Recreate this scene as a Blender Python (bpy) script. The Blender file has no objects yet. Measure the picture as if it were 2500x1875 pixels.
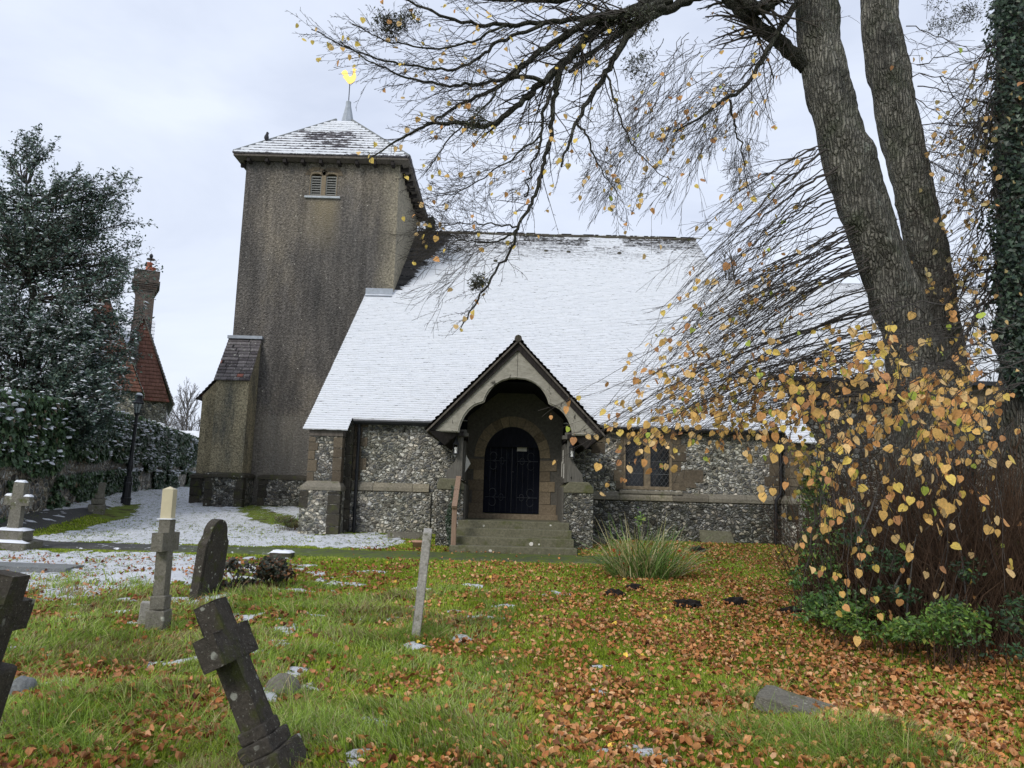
import bpy, bmesh, math, random
import numpy as np
from mathutils import Vector, Matrix
from mathutils.geometry import tessellate_polygon
random.seed(7); rng = np.random.default_rng(11)
SC = bpy.context.scene; COL = SC.collection
# ------------------------------------------------------------------ camera
F = 1878.; TH = math.radians(8.2); RO = math.radians(1.6); EYE = 1.55
def ray(u, v):
    x = (u-1250)/F; y = -(v-937.5)/F; c, s = math.cos(RO), math.sin(RO)
    a = x*c-y*s; b = x*s+y*c
    return np.array([a, math.cos(TH)-b*math.sin(TH), math.sin(TH)+b*math.cos(TH)])
def P(u, v, Y):                       # survey helper: a point seen at (u,v) standing at distance Y
    r = ray(u, v); t = Y/r[1]; return np.array([r[0]*t, Y, EYE+r[2]*t])
cam = bpy.data.cameras.new('camera'); co = bpy.data.objects.new('camera', cam); COL.objects.link(co)
cam.sensor_fit = 'HORIZONTAL'; cam.sensor_width = 36; cam.lens = 36*F/2500; cam.clip_end = 3000; cam.clip_start = .05
fw = Vector((0, math.cos(TH), math.sin(TH))); up0 = Vector((0, -math.sin(TH), math.cos(TH))); r0 = Vector((1, 0, 0))
c, s = math.cos(RO), math.sin(RO)
rt = r0*c+up0*s; up = up0*c-r0*s
co.matrix_world = Matrix(((rt.x, up.x, -fw.x, 0), (rt.y, up.y, -fw.y, 0), (rt.z, up.z, -fw.z, EYE), (0, 0, 0, 1)))
SC.camera = co
# ------------------------------------------------------------------ numpy noise
def _h(i, j, s):
    n = (i*374761393 + j*668265263 + s*974634777) & 0xffffffff
    n = ((n ^ (n >> 13))*1274126177) & 0xffffffff
    return ((n ^ (n >> 16)) & 0xffff)/65535.
def vn(x, y, s=0):
    x = np.asarray(x, float); y = np.asarray(y, float)
    i = np.floor(x).astype(np.int64); j = np.floor(y).astype(np.int64); f = x-i; g = y-j
    f = f*f*(3-2*f); g = g*g*(3-2*g)
    return (_h(i, j, s)*(1-f)+_h(i+1, j, s)*f)*(1-g)+(_h(i, j+1, s)*(1-f)+_h(i+1, j+1, s)*f)*g
def fbm(x, y, s=0, o=4):
    a = 0; t = 0; w = 1.
    for k in range(o):
        a = a+w*vn(np.asarray(x)*2**k, np.asarray(y)*2**k, s+k*17); t += w; w *= .5
    return a/t
# ------------------------------------------------------------------ terrain
WA, WB = np.array([-10.6, 15.5]), np.array([-15.4, 38.])       # foot of the boundary wall
def wall_dist(X, Y):
    d = (WB-WA)/np.linalg.norm(WB-WA); n = np.array([d[1], -d[0]])
    return (X-WA[0])*n[0]+(Y-WA[1])*n[1]                        # >0 on the churchyard side
MOUNDS = [(-2.3, 5.2, .9, .13), (-3.4, 4.4, .8, .12), (-1.9, 7.2, .9, .10), (-2.7, 8.6, .8, .09), (2.35, 5.15, .55, .10),
          (-1.2, 4.6, .7, .08), (-5.2, 11.6, .6, .10), (-4.2, 12, .6, .06), (-0.9, 8.2, .5, .07), (-3.0, 9.9, .7, .08)]
def gz(X, Y):
    X = np.asarray(X, float); Y = np.asarray(Y, float)
    z = np.interp(Y, [0, 5, 8, 12, 16.2, 19, 25, 35, 80, 900], [0, 0, .09, .2, .36, .56, 1.0, 1.25, 1.4, 1.5])
    wd = wall_dist(X, Y); z = z+.28*np.clip(1-(wd/1.6), 0, 1)**1.5*(X < -7)*(Y > 14)
    for a, b, r, h in MOUNDS: z = z+h*np.exp(-((X-a)**2+(Y-b)**2)/(r*r))
    near = np.clip((40-Y)/20, 0, 1)
    rough = np.clip((1.0-X)/3, .25, 1)*np.clip((14-Y)/4, .2, 1)
    z = z+near*((fbm(X*.7, Y*.7, 3)-.5)*.12*rough+(fbm(X*3.5, Y*3.5, 9)-.5)*.06*rough)
    return z
def hit(u, v):                        # ground point seen at (u, v)
    r = ray(u, v); t = np.linspace(2.5, 120, 6000); z = EYE+r[2]*t
    g = gz(r[0]*t, r[1]*t); k = np.argmax(z < g)
    return np.array([r[0]*t[k], r[1]*t[k], g[k]])
def W(poly): return [tuple(hit(u, v)[:2]) for u, v in poly]
def inside(X, Y, poly):
    r = np.zeros(np.shape(X), bool); n = len(poly)
    for i in range(n):
        (x1, y1), (x2, y2) = poly[i], poly[(i+1) % n]
        cnd = (y1 > Y) != (y2 > Y)
        r ^= cnd & (X < (x2-x1)*(Y-y1)/((y2-y1) if y2 != y1 else 1e-9)+x1)
    return r
SNOW_BACK = [(-16, 40), (-9.5, 40), (-9.3, 24.6), (-4.9, 24.6), (-4.6, 18.2), (-3.2, 18.9), (-2.8, 18.6), (-2.2, 17.2), (-2.8, 16.2), (-11.0, 15.75), (-10.9, 17), (-15.8, 38)]
SNOW_FRONT = W([(0, 1342), (300, 1350), (500, 1352), (560, 1372), (545, 1395), (470, 1408), (330, 1440), (250, 1460), (120, 1470), (0, 1440)])+[(-12, 11.5), (-12, 14.5)]
SNOW_THIN = W([(0, 1400), (430, 1390), (560, 1350), (800, 1380), (830, 1440), (650, 1475), (450, 1480), (300, 1530), (0, 1540)])
GREEN = W([(-60, 1288), (-60, 1310), (60, 1312), (180, 1296), (285, 1272), (345, 1248), (335, 1230), (250, 1243), (130, 1278)])
CLEAR = W([(560, 1225), (735, 1270), (735, 1292), (640, 1278), (600, 1262)])
def snow_amount(X, Y):
    wx = X+(fbm(X*1.1, Y*1.1, 21)-.5)*1.0+(fbm(X*6, Y*6, 22)-.5)*.35; wy = Y+(fbm(X*1.1, Y*1.1, 23)-.5)*.9+(fbm(X*6, Y*6, 24)-.5)*.35
    s = np.where(inside(wx, wy, SNOW_BACK), .64+.22*fbm(X*1.3, Y*1.3, 30), 0.)
    s = np.maximum(s, np.where(inside(wx, wy, SNOW_FRONT), .5+.5*fbm(X*2.2, Y*2.2, 31), 0))
    s = np.maximum(s, np.where(inside(wx, wy, SNOW_THIN), np.clip((fbm(X*2.6, Y*2.6, 33)-.44)*4.5, 0, .85), 0))
    s = np.maximum(s, np.where((X < 1.2) & (Y > 4) & (Y < 13), np.clip((fbm(X*2.4, Y*2.4, 35)-.65)*12, 0, .8), 0))
    gx = X+(fbm(X*3, Y*3, 25)-.5)*.5; gy = Y+(fbm(X*3, Y*3, 26)-.5)*.5
    s = np.where(inside(gx, gy, GREEN), 0, s)
    s = np.where(inside(gx, gy, CLEAR), s*.35, s)
    s = np.where(Y > 45, .5*(fbm(X*.05, Y*.05, 5) > .45), s)
    return s
def leaf_amount(X, Y):
    r = np.clip((X+1.7)/1.6, 0, 1)                              # right-hand side
    a = .06+.46*r+.30*np.clip((X-1.2)/2.5, 0, 1)*np.clip((Y-6)/5, 0, 1)
    a = a+.28*np.clip((X-1)/3, 0, 1)*(Y > 16.2)
    a = a*np.clip((fbm(X*1.7, Y*1.7, 41)-.18)*2.6, .3, 1.15)
    a = np.where((X < -1.5) & (Y < 16), .10+.5*np.clip((fbm(X*1.5, Y*1.5, 44)-.42)*4, 0, 1), a)
    a = np.where((Y > 14.6) & (Y < 15.9) & (X < 2.4), a*.08, a)
    a = np.where((Y > 15.95) & (Y < 16.25) & (X > -3) & (X < 3), .95, a)
    a = np.where((X < -3.2) & (Y > 14), 0.0, a)
    a = np.where(snow_amount(X, Y) > .6, a*.3, a)
    return np.clip(a, 0, 1)
# ------------------------------------------------------------------ materials
class NT:
    def __init__(s, name):
        s.m = bpy.data.materials.new(name); s.m.use_nodes = True; s.t = s.m.node_tree
        s.b = s.t.nodes['Principled BSDF']; s.o = s.t.nodes['Material Output']
        s.b.inputs['Roughness'].default_value = .85; s.b.inputs['Specular IOR Level'].default_value = .25
        tc = s.t.nodes.new('ShaderNodeTexCoord'); s.co = tc.outputs['Object']; s.uv = tc.outputs['UV']
    def put(s, sock, v):
        if hasattr(v, 'is_output') or isinstance(v, bpy.types.NodeSocket): s.t.links.new(v, sock)
        elif isinstance(v, (tuple, list)):
            sock.default_value = tuple(v)+((1,) if sock.type == 'RGBA' and len(v) == 3 else ())
        else: sock.default_value = v
    def noise(s, sc, det=4, ro=.6, co=None, dist=0, out='Fac'):
        n = s.t.nodes.new('ShaderNodeTexNoise'); n.inputs['Scale'].default_value = sc; n.inputs['Detail'].default_value = det
        n.inputs['Roughness'].default_value = ro; n.inputs['Distortion'].default_value = dist; s.put(n.inputs['Vector'], co or s.co); return n.outputs[out]
    def vor(s, sc, feat='F1', co=None, rnd=1):
        n = s.t.nodes.new('ShaderNodeTexVoronoi'); n.feature = feat; n.inputs['Scale'].default_value = sc; n.inputs['Randomness'].default_value = rnd
        s.put(n.inputs['Vector'], co or s.co); return n
    def ramp(s, f, pts, interp='LINEAR'):
        n = s.t.nodes.new('ShaderNodeValToRGB'); e = n.color_ramp.elements; n.color_ramp.interpolation = interp
        while len(e) < len(pts): e.new(.5)
        for k, (p, c) in enumerate(pts):
            e[k].position = p; c = (c, c, c) if not isinstance(c, (tuple, list)) else c; e[k].color = (*c, 1)
        s.put(n.inputs['Fac'], f); return n.outputs['Color']
    def mix(s, f, a, b, mode='MIX'):
        n = s.t.nodes.new('ShaderNodeMix'); n.data_type = 'RGBA'; n.blend_type = mode
        s.put(n.inputs['Factor'], f); s.put(n.inputs['A'] if False else n.inputs[6], a); s.put(n.inputs[7], b); return n.outputs[2]
    def math(s, op, a, b=0., cl=False):
        n = s.t.nodes.new('ShaderNodeMath'); n.operation = op; n.use_clamp = cl; s.put(n.inputs[0], a); s.put(n.inputs[1], b); return n.outputs[0]
    def vmath(s, op, a, b):
        n = s.t.nodes.new('ShaderNodeVectorMath'); n.operation = op; s.put(n.inputs[0], a); s.put(n.inputs[1], b); return n.outputs[0]
    def mapr(s, f, a, b, c=0., d=1.):
        n = s.t.nodes.new('ShaderNodeMapRange'); s.put(n.inputs[0], f)
        for k, v in enumerate((a, b, c, d)): n.inputs[k+1].default_value = v
        return n.outputs[0]
    def attr(s, name, out='Fac'):
        n = s.t.nodes.new('ShaderNodeAttribute'); n.attribute_name = name; return n.outputs[out]
    def island(s): return s.t.nodes.new('ShaderNodeNewGeometry').outputs['Random Per Island']
    def sep(s, v):
        n = s.t.nodes.new('ShaderNodeSeparateXYZ'); s.put(n.inputs[0], v); return n.outputs
    def scale(s, v, sc):
        return s.vmath('MULTIPLY', v, sc)
    def bump(s, h, st=.5, d=.01, nrm=None):
        n = s.t.nodes.new('ShaderNodeBump'); n.inputs['Strength'].default_value = st; n.inputs['Distance'].default_value = d
        s.put(n.inputs['Height'], h)
        if nrm: s.put(n.inputs['Normal'], nrm)
        s.put(s.b.inputs['Normal'], n.outputs[0]); return n.outputs[0]
    def col(s, c): s.put(s.b.inputs['Base Color'], c); return s
    def rough(s, r): s.put(s.b.inputs['Roughness'], r); return s

def m_flint(name, dark=1.0, scale=9.5, mortar=(.23, .215, .18), tint=1.0):
    n = NT(name)
    wob = n.noise(5, 3, out='Color'); wob2 = n.vmath('MULTIPLY', n.vmath('SUBTRACT', wob, (.5, .5, .5)), (.16, .16, .16))
    co = n.vmath('ADD', n.scale(n.co, (.82, .82, 1.12)), wob2)
    e = n.vor(scale, 'DISTANCE_TO_EDGE', co).outputs['Distance']; v = n.vor(scale, 'F1', co)
    rnd = n.sep(v.outputs['Color'])
    face = n.ramp(rnd[0], [(0, .05), (.12, .14), (.3, .32), (.6, .50), (.82, .68), (1, .82)])
    face = n.mix(1., face, n.ramp(rnd[1], [(0, (.98, .97, .95)), (.5, (1.04, 1.0, .92)), (1, (1., .88, .72))]), 'MULTIPLY')
    mott = n.noise(34, 5, .7); face = n.mix(.9, face, n.ramp(mott, [(.38, .3), (.6, 1.25)]), 'MULTIPLY')
    core = n.math('MULTIPLY', n.mapr(e, .10, .24), n.math('GREATER_THAN', rnd[2], .62))    # knapped dark cores in white rims
    face = n.mix(core, face, n.mix(n.noise(50, 3), (.03, .033, .04), (.17, .17, .17)))
    mm = n.mix(n.noise(45, 4), tuple(x*.6 for x in mortar), tuple(x*1.25 for x in mortar))
    msk = n.mapr(e, .045, .085)
    c = n.mix(msk, mm, face)
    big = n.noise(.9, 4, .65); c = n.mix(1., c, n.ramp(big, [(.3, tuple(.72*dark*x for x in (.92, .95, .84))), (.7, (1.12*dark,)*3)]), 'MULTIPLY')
    sp = n.sep(n.co); low = n.mapr(sp[2], .9, .2); 
    c = n.mix(n.math('MULTIPLY', n.mapr(n.noise(3, 4), .56, .7), .5), c, (.045*tint, .055*tint, .025*tint))
    n.col(c); n.rough(n.mix(msk, (.95,)*3, (.55,)*3))
    h = n.math('ADD', n.mapr(e, 0, .2), n.math('MULTIPLY', n.noise(60, 4), .35)); n.bump(h, 1., .07); return n.m
def m_stone(name, a, b, lichen=.5, sc=3., moss=.0, pale=(.42, .42, .36), bumpd=.012, island=True):
    n = NT(name); c = n.mix(n.noise(sc, 6, .7), a, b)
    c = n.mix(.9, c, n.ramp(n.noise(sc*9, 5, .75), [(.3, .55), (.68, 1.35)]), 'MULTIPLY')
    if island: c = n.mix(1., c, n.ramp(n.island(), [(0, (.7, .66, .62)), (.5, (1., .97, .93)), (1, (1.25, 1.18, 1.05))]), 'MULTIPLY')
    if lichen > 0:
        vv = n.vor(sc*2.6); v = n.math('ADD', vv.outputs['Distance'], n.math('MULTIPLY', n.sep(vv.outputs['Color'])[0], .35)); ww = n.math('ADD', n.math('SUBTRACT', v, .1), n.math('MULTIPLY', n.noise(sc*5, 6, .8), .6))
        c = n.mix(n.math('MULTIPLY', n.mapr(ww, .50, .42), n.mapr(n.noise(sc*.8, 2), .62-lichen*.25, .72-lichen*.25)), c, pale)
        c = n.mix(n.math('MULTIPLY', n.mapr(n.noise(sc*16, 4), .62, .72), lichen), c, tuple(x*.9 for x in pale))
    if moss > 0: c = n.mix(n.math('MULTIPLY', n.mapr(n.noise(sc*1.3, 5), .62-moss*.25, .75-moss*.2), .85), c, (.075, .085, .02))
    n.col(c); n.rough(.9)
    n.bump(n.math('ADD', n.noise(sc*10, 6, .75), n.math('MULTIPLY', n.noise(sc*40, 3), .4)), .8, bumpd); return n.m
def m_roughcast():
    n = NT('roughcast_render'); s = n.sep(n.co)
    peb = n.math('ADD', n.math('MULTIPLY', n.noise(13, 2, .6), .5), n.math('MULTIPLY', n.noise(27, 3, .8), .5)); pv = n.vor(22).outputs['Distance']
    st = n.noise(.55, 5, .65, co=n.scale(n.co, (1, 1, .45)))
    c = n.ramp(st, [(.32, (.070, .067, .064)), (.5, (.125, .114, .102)), (.68, (.195, .170, .135))]); c = n.mix(.8, c, n.ramp(n.noise(2.4, 5, .7, co=n.scale(n.co, (1.6, 1.6, .16))), [(.34, .66), (.66, 1.3)]), 'MULTIPLY')
    c = n.mix(1., c, n.ramp(peb, [(.38, .52), (.5, .97), (.60, 1.55)]), 'MULTIPLY')
    c = n.mix(n.mapr(n.noise(9, 2, .5), .715, .735), c, (.60, .57, .48))               # pale pebbles
    # paler, sandier render along the east corner and below the old patch line
    wx = n.math('ADD', s[0], n.math('MULTIPLY', n.math('SUBTRACT', n.noise(1.2, 4), .5), .8))
    c = n.mix(n.math('MULTIPLY', n.mapr(wx, -3.75, -3.05), .75), c, n.mix(1., (.30, .265, .19), n.ramp(peb, [(.38, .5), (.60, 1.5)]), 'MULTIPLY'))
    wz = n.math('ADD', s[2], n.math('MULTIPLY', n.noise(2, 3), .06))
    low = n.math('MULTIPLY', n.math('LESS_THAN', wz, 3.42), n.mapr(s[0], -7.4, -7.0)); c = n.mix(n.math('MULTIPLY', low, .30), c, (.27, .25, .21)); c = n.mix(n.math('MULTIPLY', n.math('MULTIPLY', n.mapr(s[2], 8.8, 10.6), n.mapr(s[2], 10.9, 10.7)), n.math('MULTIPLY', n.mapr(s[0], -6.3, -5.7), n.math('MULTIPLY', n.mapr(s[0], -4.9, -5.3), .5))), c, (.33, .27, .16))
    n.col(c); n.rough(.95); n.bump(n.math('ADD', peb, pv), 1., .03); return n.m
def m_tan():
    n = NT('buttress_render'); peb = n.math('ADD', n.math('MULTIPLY', n.noise(14, 2, .6), .4), n.math('MULTIPLY', n.noise(28, 3, .8), .6))
    c = n.ramp(n.noise(1.6, 5, .65, co=n.scale(n.co, (1.6, 1.6, .4))), [(.3, (.13, .125, .10)), (.5, (.27, .235, .155)), (.7, (.36, .31, .20))])
    c = n.mix(1., c, n.ramp(peb, [(.38, .5), (.5, .95), (.60, 1.5)]), 'MULTIPLY'); n.col(c); n.rough(.95); n.bump(peb, 1., .02); return n.m
def m_tiles(name, a, b, snowy=True, red=0., lich=.3):
    n = NT(name); u = n.sep(n.uv); fu = n.math('FLOOR', u[0]); fv = n.math('FLOOR', u[1])
    w = n.t.nodes.new('ShaderNodeTexWhiteNoise'); w.noise_dimensions = '2D'
    cx = n.t.nodes.new('ShaderNodeCombineXYZ'); n.put(cx.inputs[0], fu); n.put(cx.inputs[1], fv); n.put(w.inputs['Vector'], cx.outputs[0]); rnd = w.outputs['Value']
    c = n.mix(rnd, a, b)
    if red > 0: c = n.mix(n.math('GREATER_THAN', rnd, 1-red), c, (.26, .10, .075))
    c = n.mix(.8, c, n.ramp(n.noise(14, 5, .7), [(.3, .5), (.7, 1.4)]), 'MULTIPLY')
    c = n.mix(n.math('MULTIPLY', n.mapr(n.noise(11, 4, .7), .60, .66), lich), c, (.42, .42, .36))
    fr = n.math('FRACT', u[0]); c = n.mix(n.math('GREATER_THAN', fr, .94), c, (.008, .008, .009))
    n.bump(n.noise(30, 4), .5, .01)
    if snowy:
        a_ = n.attr('snow'); t = n.math('ADD', a_, n.math('MULTIPLY', n.math('SUBTRACT', n.noise(7, 5, .7), .5), .9))
        m = n.mapr(t, .5, .6); c = n.mix(m, c, n.mix(n.noise(3, 5, .7), (.66, .69, .735), (.77, .785, .81))); n.bump(n.noise(13, 5, .75, co=n.scale(n.co, (.5, 1, 1))), .7, .05)
    n.col(c); n.rough(.8); return n.m
def m_snow(name='snow'):
    n = NT(name); n.col(n.mix(n.noise(8, 4), (.70, .73, .78), (.80, .82, .85))); n.rough(.7); n.bump(n.noise(40, 4), .5, .01)
    return n.m
def m_ground():
    n = NT('ground_turf'); sn = n.attr('snow')
    c = n.ramp(n.noise(7, 6, .7), [(.3, (.09, .13, .015)), (.5, (.17, .235, .027)), (.7, (.25, .25, .06))])
    c = n.mix(n.mapr(n.noise(2.2, 5), .5, .66), c, (.075, .055, .025))
    t = n.math('ADD', sn, n.math('MULTIPLY', n.math('SUBTRACT', n.noise(9, 6, .8, co=n.scale(n.co, (1, .6, 1))), .5), 2.3)); t = n.math('ADD', t, n.math('MULTIPLY', n.math('SUBTRACT', n.noise(26, 4, .8), .5), 1.9))
    m = n.math('MULTIPLY', n.mapr(t, .50, .60), n.mapr(sn, .02, .12)); c = n.mix(m, c, (.77, .795, .83))
    n.col(c); n.rough(.9); n.bump(n.math('ADD', n.noise(24, 6, .8), n.math('MULTIPLY', m, .3)), .9, .06); return n.m
def m_path(name, moss):
    n = NT(name); s = n.sep(n.co)
    c = n.ramp(n.noise(18, 6, .7), [(.3, (.035, .036, .034)), (.7, (.085, .083, .078))])
    mm = n.mapr(n.math('ADD', s[0], n.math('MULTIPLY', n.noise(1.5, 4), 3)), -5.5, -2.5) if moss else .0
    c = n.mix(n.math('MULTIPLY', mm, n.mapr(n.noise(5, 5, .7), .3, .6)) if moss else 0., c, n.ramp(n.noise(30, 4), [(.3, (.05, .08, .008)), (.7, (.13, .17, .02))]))
    if moss: c = n.mix(n.math('MULTIPLY', n.mapr(n.noise(7, 6, .75), .60, .66), n.mapr(s[0], -3.5, -5)), c, (.82, .85, .9))
    n.col(c); n.rough(.7); n.bump(n.noise(60, 4), .5, .01); return n.m
def m_plain(name, c, r=.6, var=.35, sc=8, metal=0., bumpd=.004, spec=.3):
    n = NT(name); n.col(n.mix(1., c, n.ramp(n.noise(sc, 5, .7), [(.3, 1-var), (.7, 1+var)]), 'MULTIPLY')); n.rough(r)
    n.b.inputs['Metallic'].default_value = metal; n.b.inputs['Specular IOR Level'].default_value = spec
    if bumpd: n.bump(n.noise(sc*5, 4), .4, bumpd)
    return n.m
def m_wood(name, a, b, axis=(8, 8, .8)):
    n = NT(name); c = n.ramp(n.noise(4, 6, .7, co=n.scale(n.co, axis)), [(.3, a), (.7, b)])
    c = n.mix(n.mapr(n.noise(9, 3, co=n.scale(n.co, (1, 1, .5))), .64, .70), c, tuple(x*.3 for x in a)); n.col(c); n.rough(.85)
    n.bump(n.noise(6, 5, co=n.scale(n.co, axis)), .6, .008); return n.m
def m_vcol(name, rough=.6, trans=.25, spec=.25):
    n = NT(name); c = n.attr('col', 'Color'); c = n.mix(.6, c, n.ramp(n.noise(60, 2), [(.35, .75), (.65, 1.25)]), 'MULTIPLY')
    n.col(c); n.rough(rough); n.b.inputs['Specular IOR Level'].default_value = spec
    if trans:
        tr = n.t.nodes.new('ShaderNodeBsdfTranslucent'); n.put(tr.inputs[0], c); mx = n.t.nodes.new('ShaderNodeMixShader')
        mx.inputs[0].default_value = trans; n.t.links.new(n.b.outputs[0], mx.inputs[1]); n.t.links.new(tr.outputs[0], mx.inputs[2]); n.t.links.new(mx.outputs[0], n.o.inputs[0])
    return n.m
def m_bark(name, a, b, green=.5, sc=1.):
    n = NT(name); co = n.scale(n.co, (15*sc, 15*sc, 2.4*sc)); v = n.vor(1.6, 'DISTANCE_TO_EDGE', n.vmath('ADD', co, n.scale(n.noise(3*sc, 4, out='Color'), (1.2, 1.2, 1.2)))).outputs['Distance']
    c = n.mix(n.noise(9*sc, 6, .8, co=n.scale(n.co, (1, 1, .3))), a, b); c = n.mix(1., c, n.ramp(n.math('ADD', v, n.math('MULTIPLY', n.math('SUBTRACT', n.noise(30, 4, .8), .5), .35)), [(0, .5), (.15, .9), (.4, 1.15)]), 'MULTIPLY'); c = n.mix(1., c, n.ramp(n.noise(1.9*sc, 6, .75), [(.34, .42), (.66, 1.4)]), 'MULTIPLY')
    c = n.mix(n.math('MULTIPLY', n.mapr(n.noise(2.2, 5, .7), .50, .68), green), c, (.055, .068, .035))
    c = n.mix(n.mapr(n.noise(8, 5, .75), .58, .68), c, (.24, .25, .21))
    n.col(c); n.rough(.95); n.bump(n.math('ADD', n.mapr(v, 0, .25), n.noise(20*sc, 5)), 1., .04); return n.m
def m_brick():
    n = NT('old_brick'); bt = n.t.nodes.new('ShaderNodeTexBrick'); bt.inputs['Scale'].default_value = 1.
    bt.inputs['Brick Width'].default_value = .24; bt.inputs['Row Height'].default_value = .085; bt.inputs['Mortar Size'].default_value = .008
    mp = n.t.nodes.new('ShaderNodeMapping'); mp.inputs['Rotation'].default_value = (math.radians(90), 0, 0); n.put(mp.inputs[0], n.co); n.put(bt.inputs['Vector'], mp.outputs[0])
    n.put(bt.inputs['Color1'], (.10, .065, .05)); n.put(bt.inputs['Color2'], (.055, .045, .04)); n.put(bt.inputs['Mortar'], (.16, .15, .13))
    c = n.mix(.8, bt.outputs['Color'], n.ramp(n.noise(4, 5), [(.3, .55), (.7, 1.5)]), 'MULTIPLY'); n.col(c); return n.m
M = dict(
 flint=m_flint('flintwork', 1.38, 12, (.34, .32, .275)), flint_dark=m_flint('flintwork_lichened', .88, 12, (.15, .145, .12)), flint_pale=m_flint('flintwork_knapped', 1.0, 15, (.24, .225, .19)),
 rough=m_roughcast(), tan=m_tan(),
 quoin=m_stone('sandstone_quoins', (.075, .062, .046), (.19, .16, .12), .45, 3), blackstone=m_stone('dark_plinth_stone', (.022, .022, .02), (.085, .078, .062), .5, 3, .3),
 ashlar=m_stone('ashlar', (.20, .165, .115), (.30, .25, .18), 0, 2.2), ashlar_plain=m_stone('porch_plaster', (.10, .095, .082), (.15, .138, .115), 0, 1.6, 0, bumpd=.004, island=False),
 string=m_stone('string_course', (.12, .115, .095), (.30, .28, .23), .5, 2.5, .25), step=m_stone('step_stone', (.095, .09, .055), (.20, .19, .13), .25, 2.5, .35, island=False),
 grave_dark=m_stone('dark_gravestone', (.032, .030, .027), (.125, .106, .082), 1.0, 5, .35, bumpd=.03, island=False), grave_mid=m_stone('weathered_gravestone', (.10, .095, .08), (.26, .24, .19), .9, 5, .25, (.45, .45, .38), island=False),
 grave_pale=m_stone('lichened_gravestone', (.27, .26, .23), (.50, .47, .42), 1.5, 6, .1, (.55, .55, .48), island=False), cream=m_plain('cream_new_stone', (.52, .46, .31), .8, .12, 3), slab=m_stone('grey_slab', (.13, .14, .14), (.27, .28, .28), .5, 6, .05, island=False),
 snowtile=m_tiles('snowy_clay_tiles', (.026, .025, .025), (.075, .07, .066)), snowslate=m_tiles('snowy_stone_slates', (.05, .045, .055), (.13, .12, .13)),
 butile=m_tiles('buttress_tiles', (.06, .052, .056), (.17, .155, .155), False, .045, 1.), chancel=m_flint('chancel_rubble', .55, 7, (.12, .10, .075)), porchtile=m_tiles('porch_tiles', (.05, .046, .038), (.12, .105, .085), False, .03, .5),
 redtile=m_tiles('hung_red_tiles', (.15, .07, .052), (.24, .115, .085), False, .05, .15),
 snow=m_snow(), ground=m_ground(), path=m_path('worn_mossy_asphalt', True), path2=m_path('worn_asphalt', False),
 lead=m_plain('lead_flashing', (.33, .36, .40), .55, .2), iron=m_plain('black_iron', (.010, .011, .014), .4, .3, 6, 0, .002, .5), hinge=m_plain('door_ironwork', (.05, .055, .065), .5, .3),
 door=m_wood('dark_blue_door', (.0035, .005, .012), (.007, .009, .018), (14, 1, .5)), fascia=m_wood('weathered_boards', (.07, .06, .05), (.16, .14, .12)), bargewood=m_wood('silvered_oak', (.24, .225, .185), (.40, .38, .32), (2, 3, 5)),
 darkwood=m_wood('dark_timber', (.014, .012, .012), (.04, .034, .032)), postwood=m_wood('grey_oak_post', (.07, .066, .056), (.17, .16, .14)), rail=m_wood('brown_handrail', (.19, .125, .085), (.31, .215, .155)),
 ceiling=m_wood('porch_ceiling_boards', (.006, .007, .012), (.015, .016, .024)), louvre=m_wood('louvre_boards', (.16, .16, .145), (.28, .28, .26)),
 gold=m_plain('gilding', (.95, .60, .16), .35, .1, 5, .8), glass=m_plain('dark_leaded_glass', (.012, .014, .016), .12, .5, 20, 0, .0, .6), cames=m_plain('lead_cames', (.10, .105, .11), .5, .2),
 paper=m_plain('paper', (.62, .60, .54), .8, .1), candle=m_plain('white_candle', (.8, .8, .76), .5, .05), pot=m_plain('terracotta', (.42, .25, .17), .9, .2), clay=m_plain('chimney_pot_clay', (.36, .11, .06), .9, .2),
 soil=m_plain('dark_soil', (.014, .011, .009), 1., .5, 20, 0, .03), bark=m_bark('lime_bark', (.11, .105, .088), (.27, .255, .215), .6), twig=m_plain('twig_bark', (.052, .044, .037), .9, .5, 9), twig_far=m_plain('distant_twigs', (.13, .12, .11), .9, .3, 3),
 mosslimb=m_bark('mossy_limb_bark', (.06, .058, .046), (.14, .135, .105), .5, 2), suckers=m_plain('brown_suckers', (.085, .050, .030), .9, .5, 5),
 leaf=m_vcol('autumn_leaves', .6, .35), litter=m_vcol('fallen_leaf', .7, .12), green=m_vcol('green_leaves', .42, .15, .4), grass=m_vcol('grass_blades', .6, .4, .2), brick=m_brick(), flint_far=m_flint('distant_flint', 1.05, 7, (.3, .28, .24)),
 lampglass=m_plain('frosted_lamp_glass', (.30, .34, .34), .3, .1), bird=m_plain('feathers', (.03, .03, .035), .7, .4, 30), sill=m_plain('stone_sill', (.40, .43, .45), .7, .2))
# ------------------------------------------------------------------ scene helpers
OFF = {}
def root(name, label, cat, loc, group=None):
    o = bpy.data.objects.new(name, None); COL.objects.link(o); o.location = tuple(float(v) for v in loc); o.empty_display_size = .2
    OFF[o] = np.array(loc, float); o['label'] = label; o['category'] = cat
    if group: o['group'] = group
    return o
def tag(o, label, cat, group=None):
    o['label'] = label; o['category'] = cat
    if group: o['group'] = group
    return o
def struct(o, kind='structure'): o['kind'] = kind; return o
def link(name, me, mat, parent=None, origin=None, smooth=False):
    o = bpy.data.objects.new(name, me); COL.objects.link(o)
    if mat: me.materials.append(mat)
    if parent is not None: o.parent = parent; OFF[o] = OFF[parent]
    elif origin is not None: o.location = tuple(float(v) for v in origin); OFF[o] = np.array(origin, float)
    else: OFF[o] = np.zeros(3)
    if smooth: me.polygons.foreach_set('use_smooth', [True]*len(me.polygons))
    return o
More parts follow.
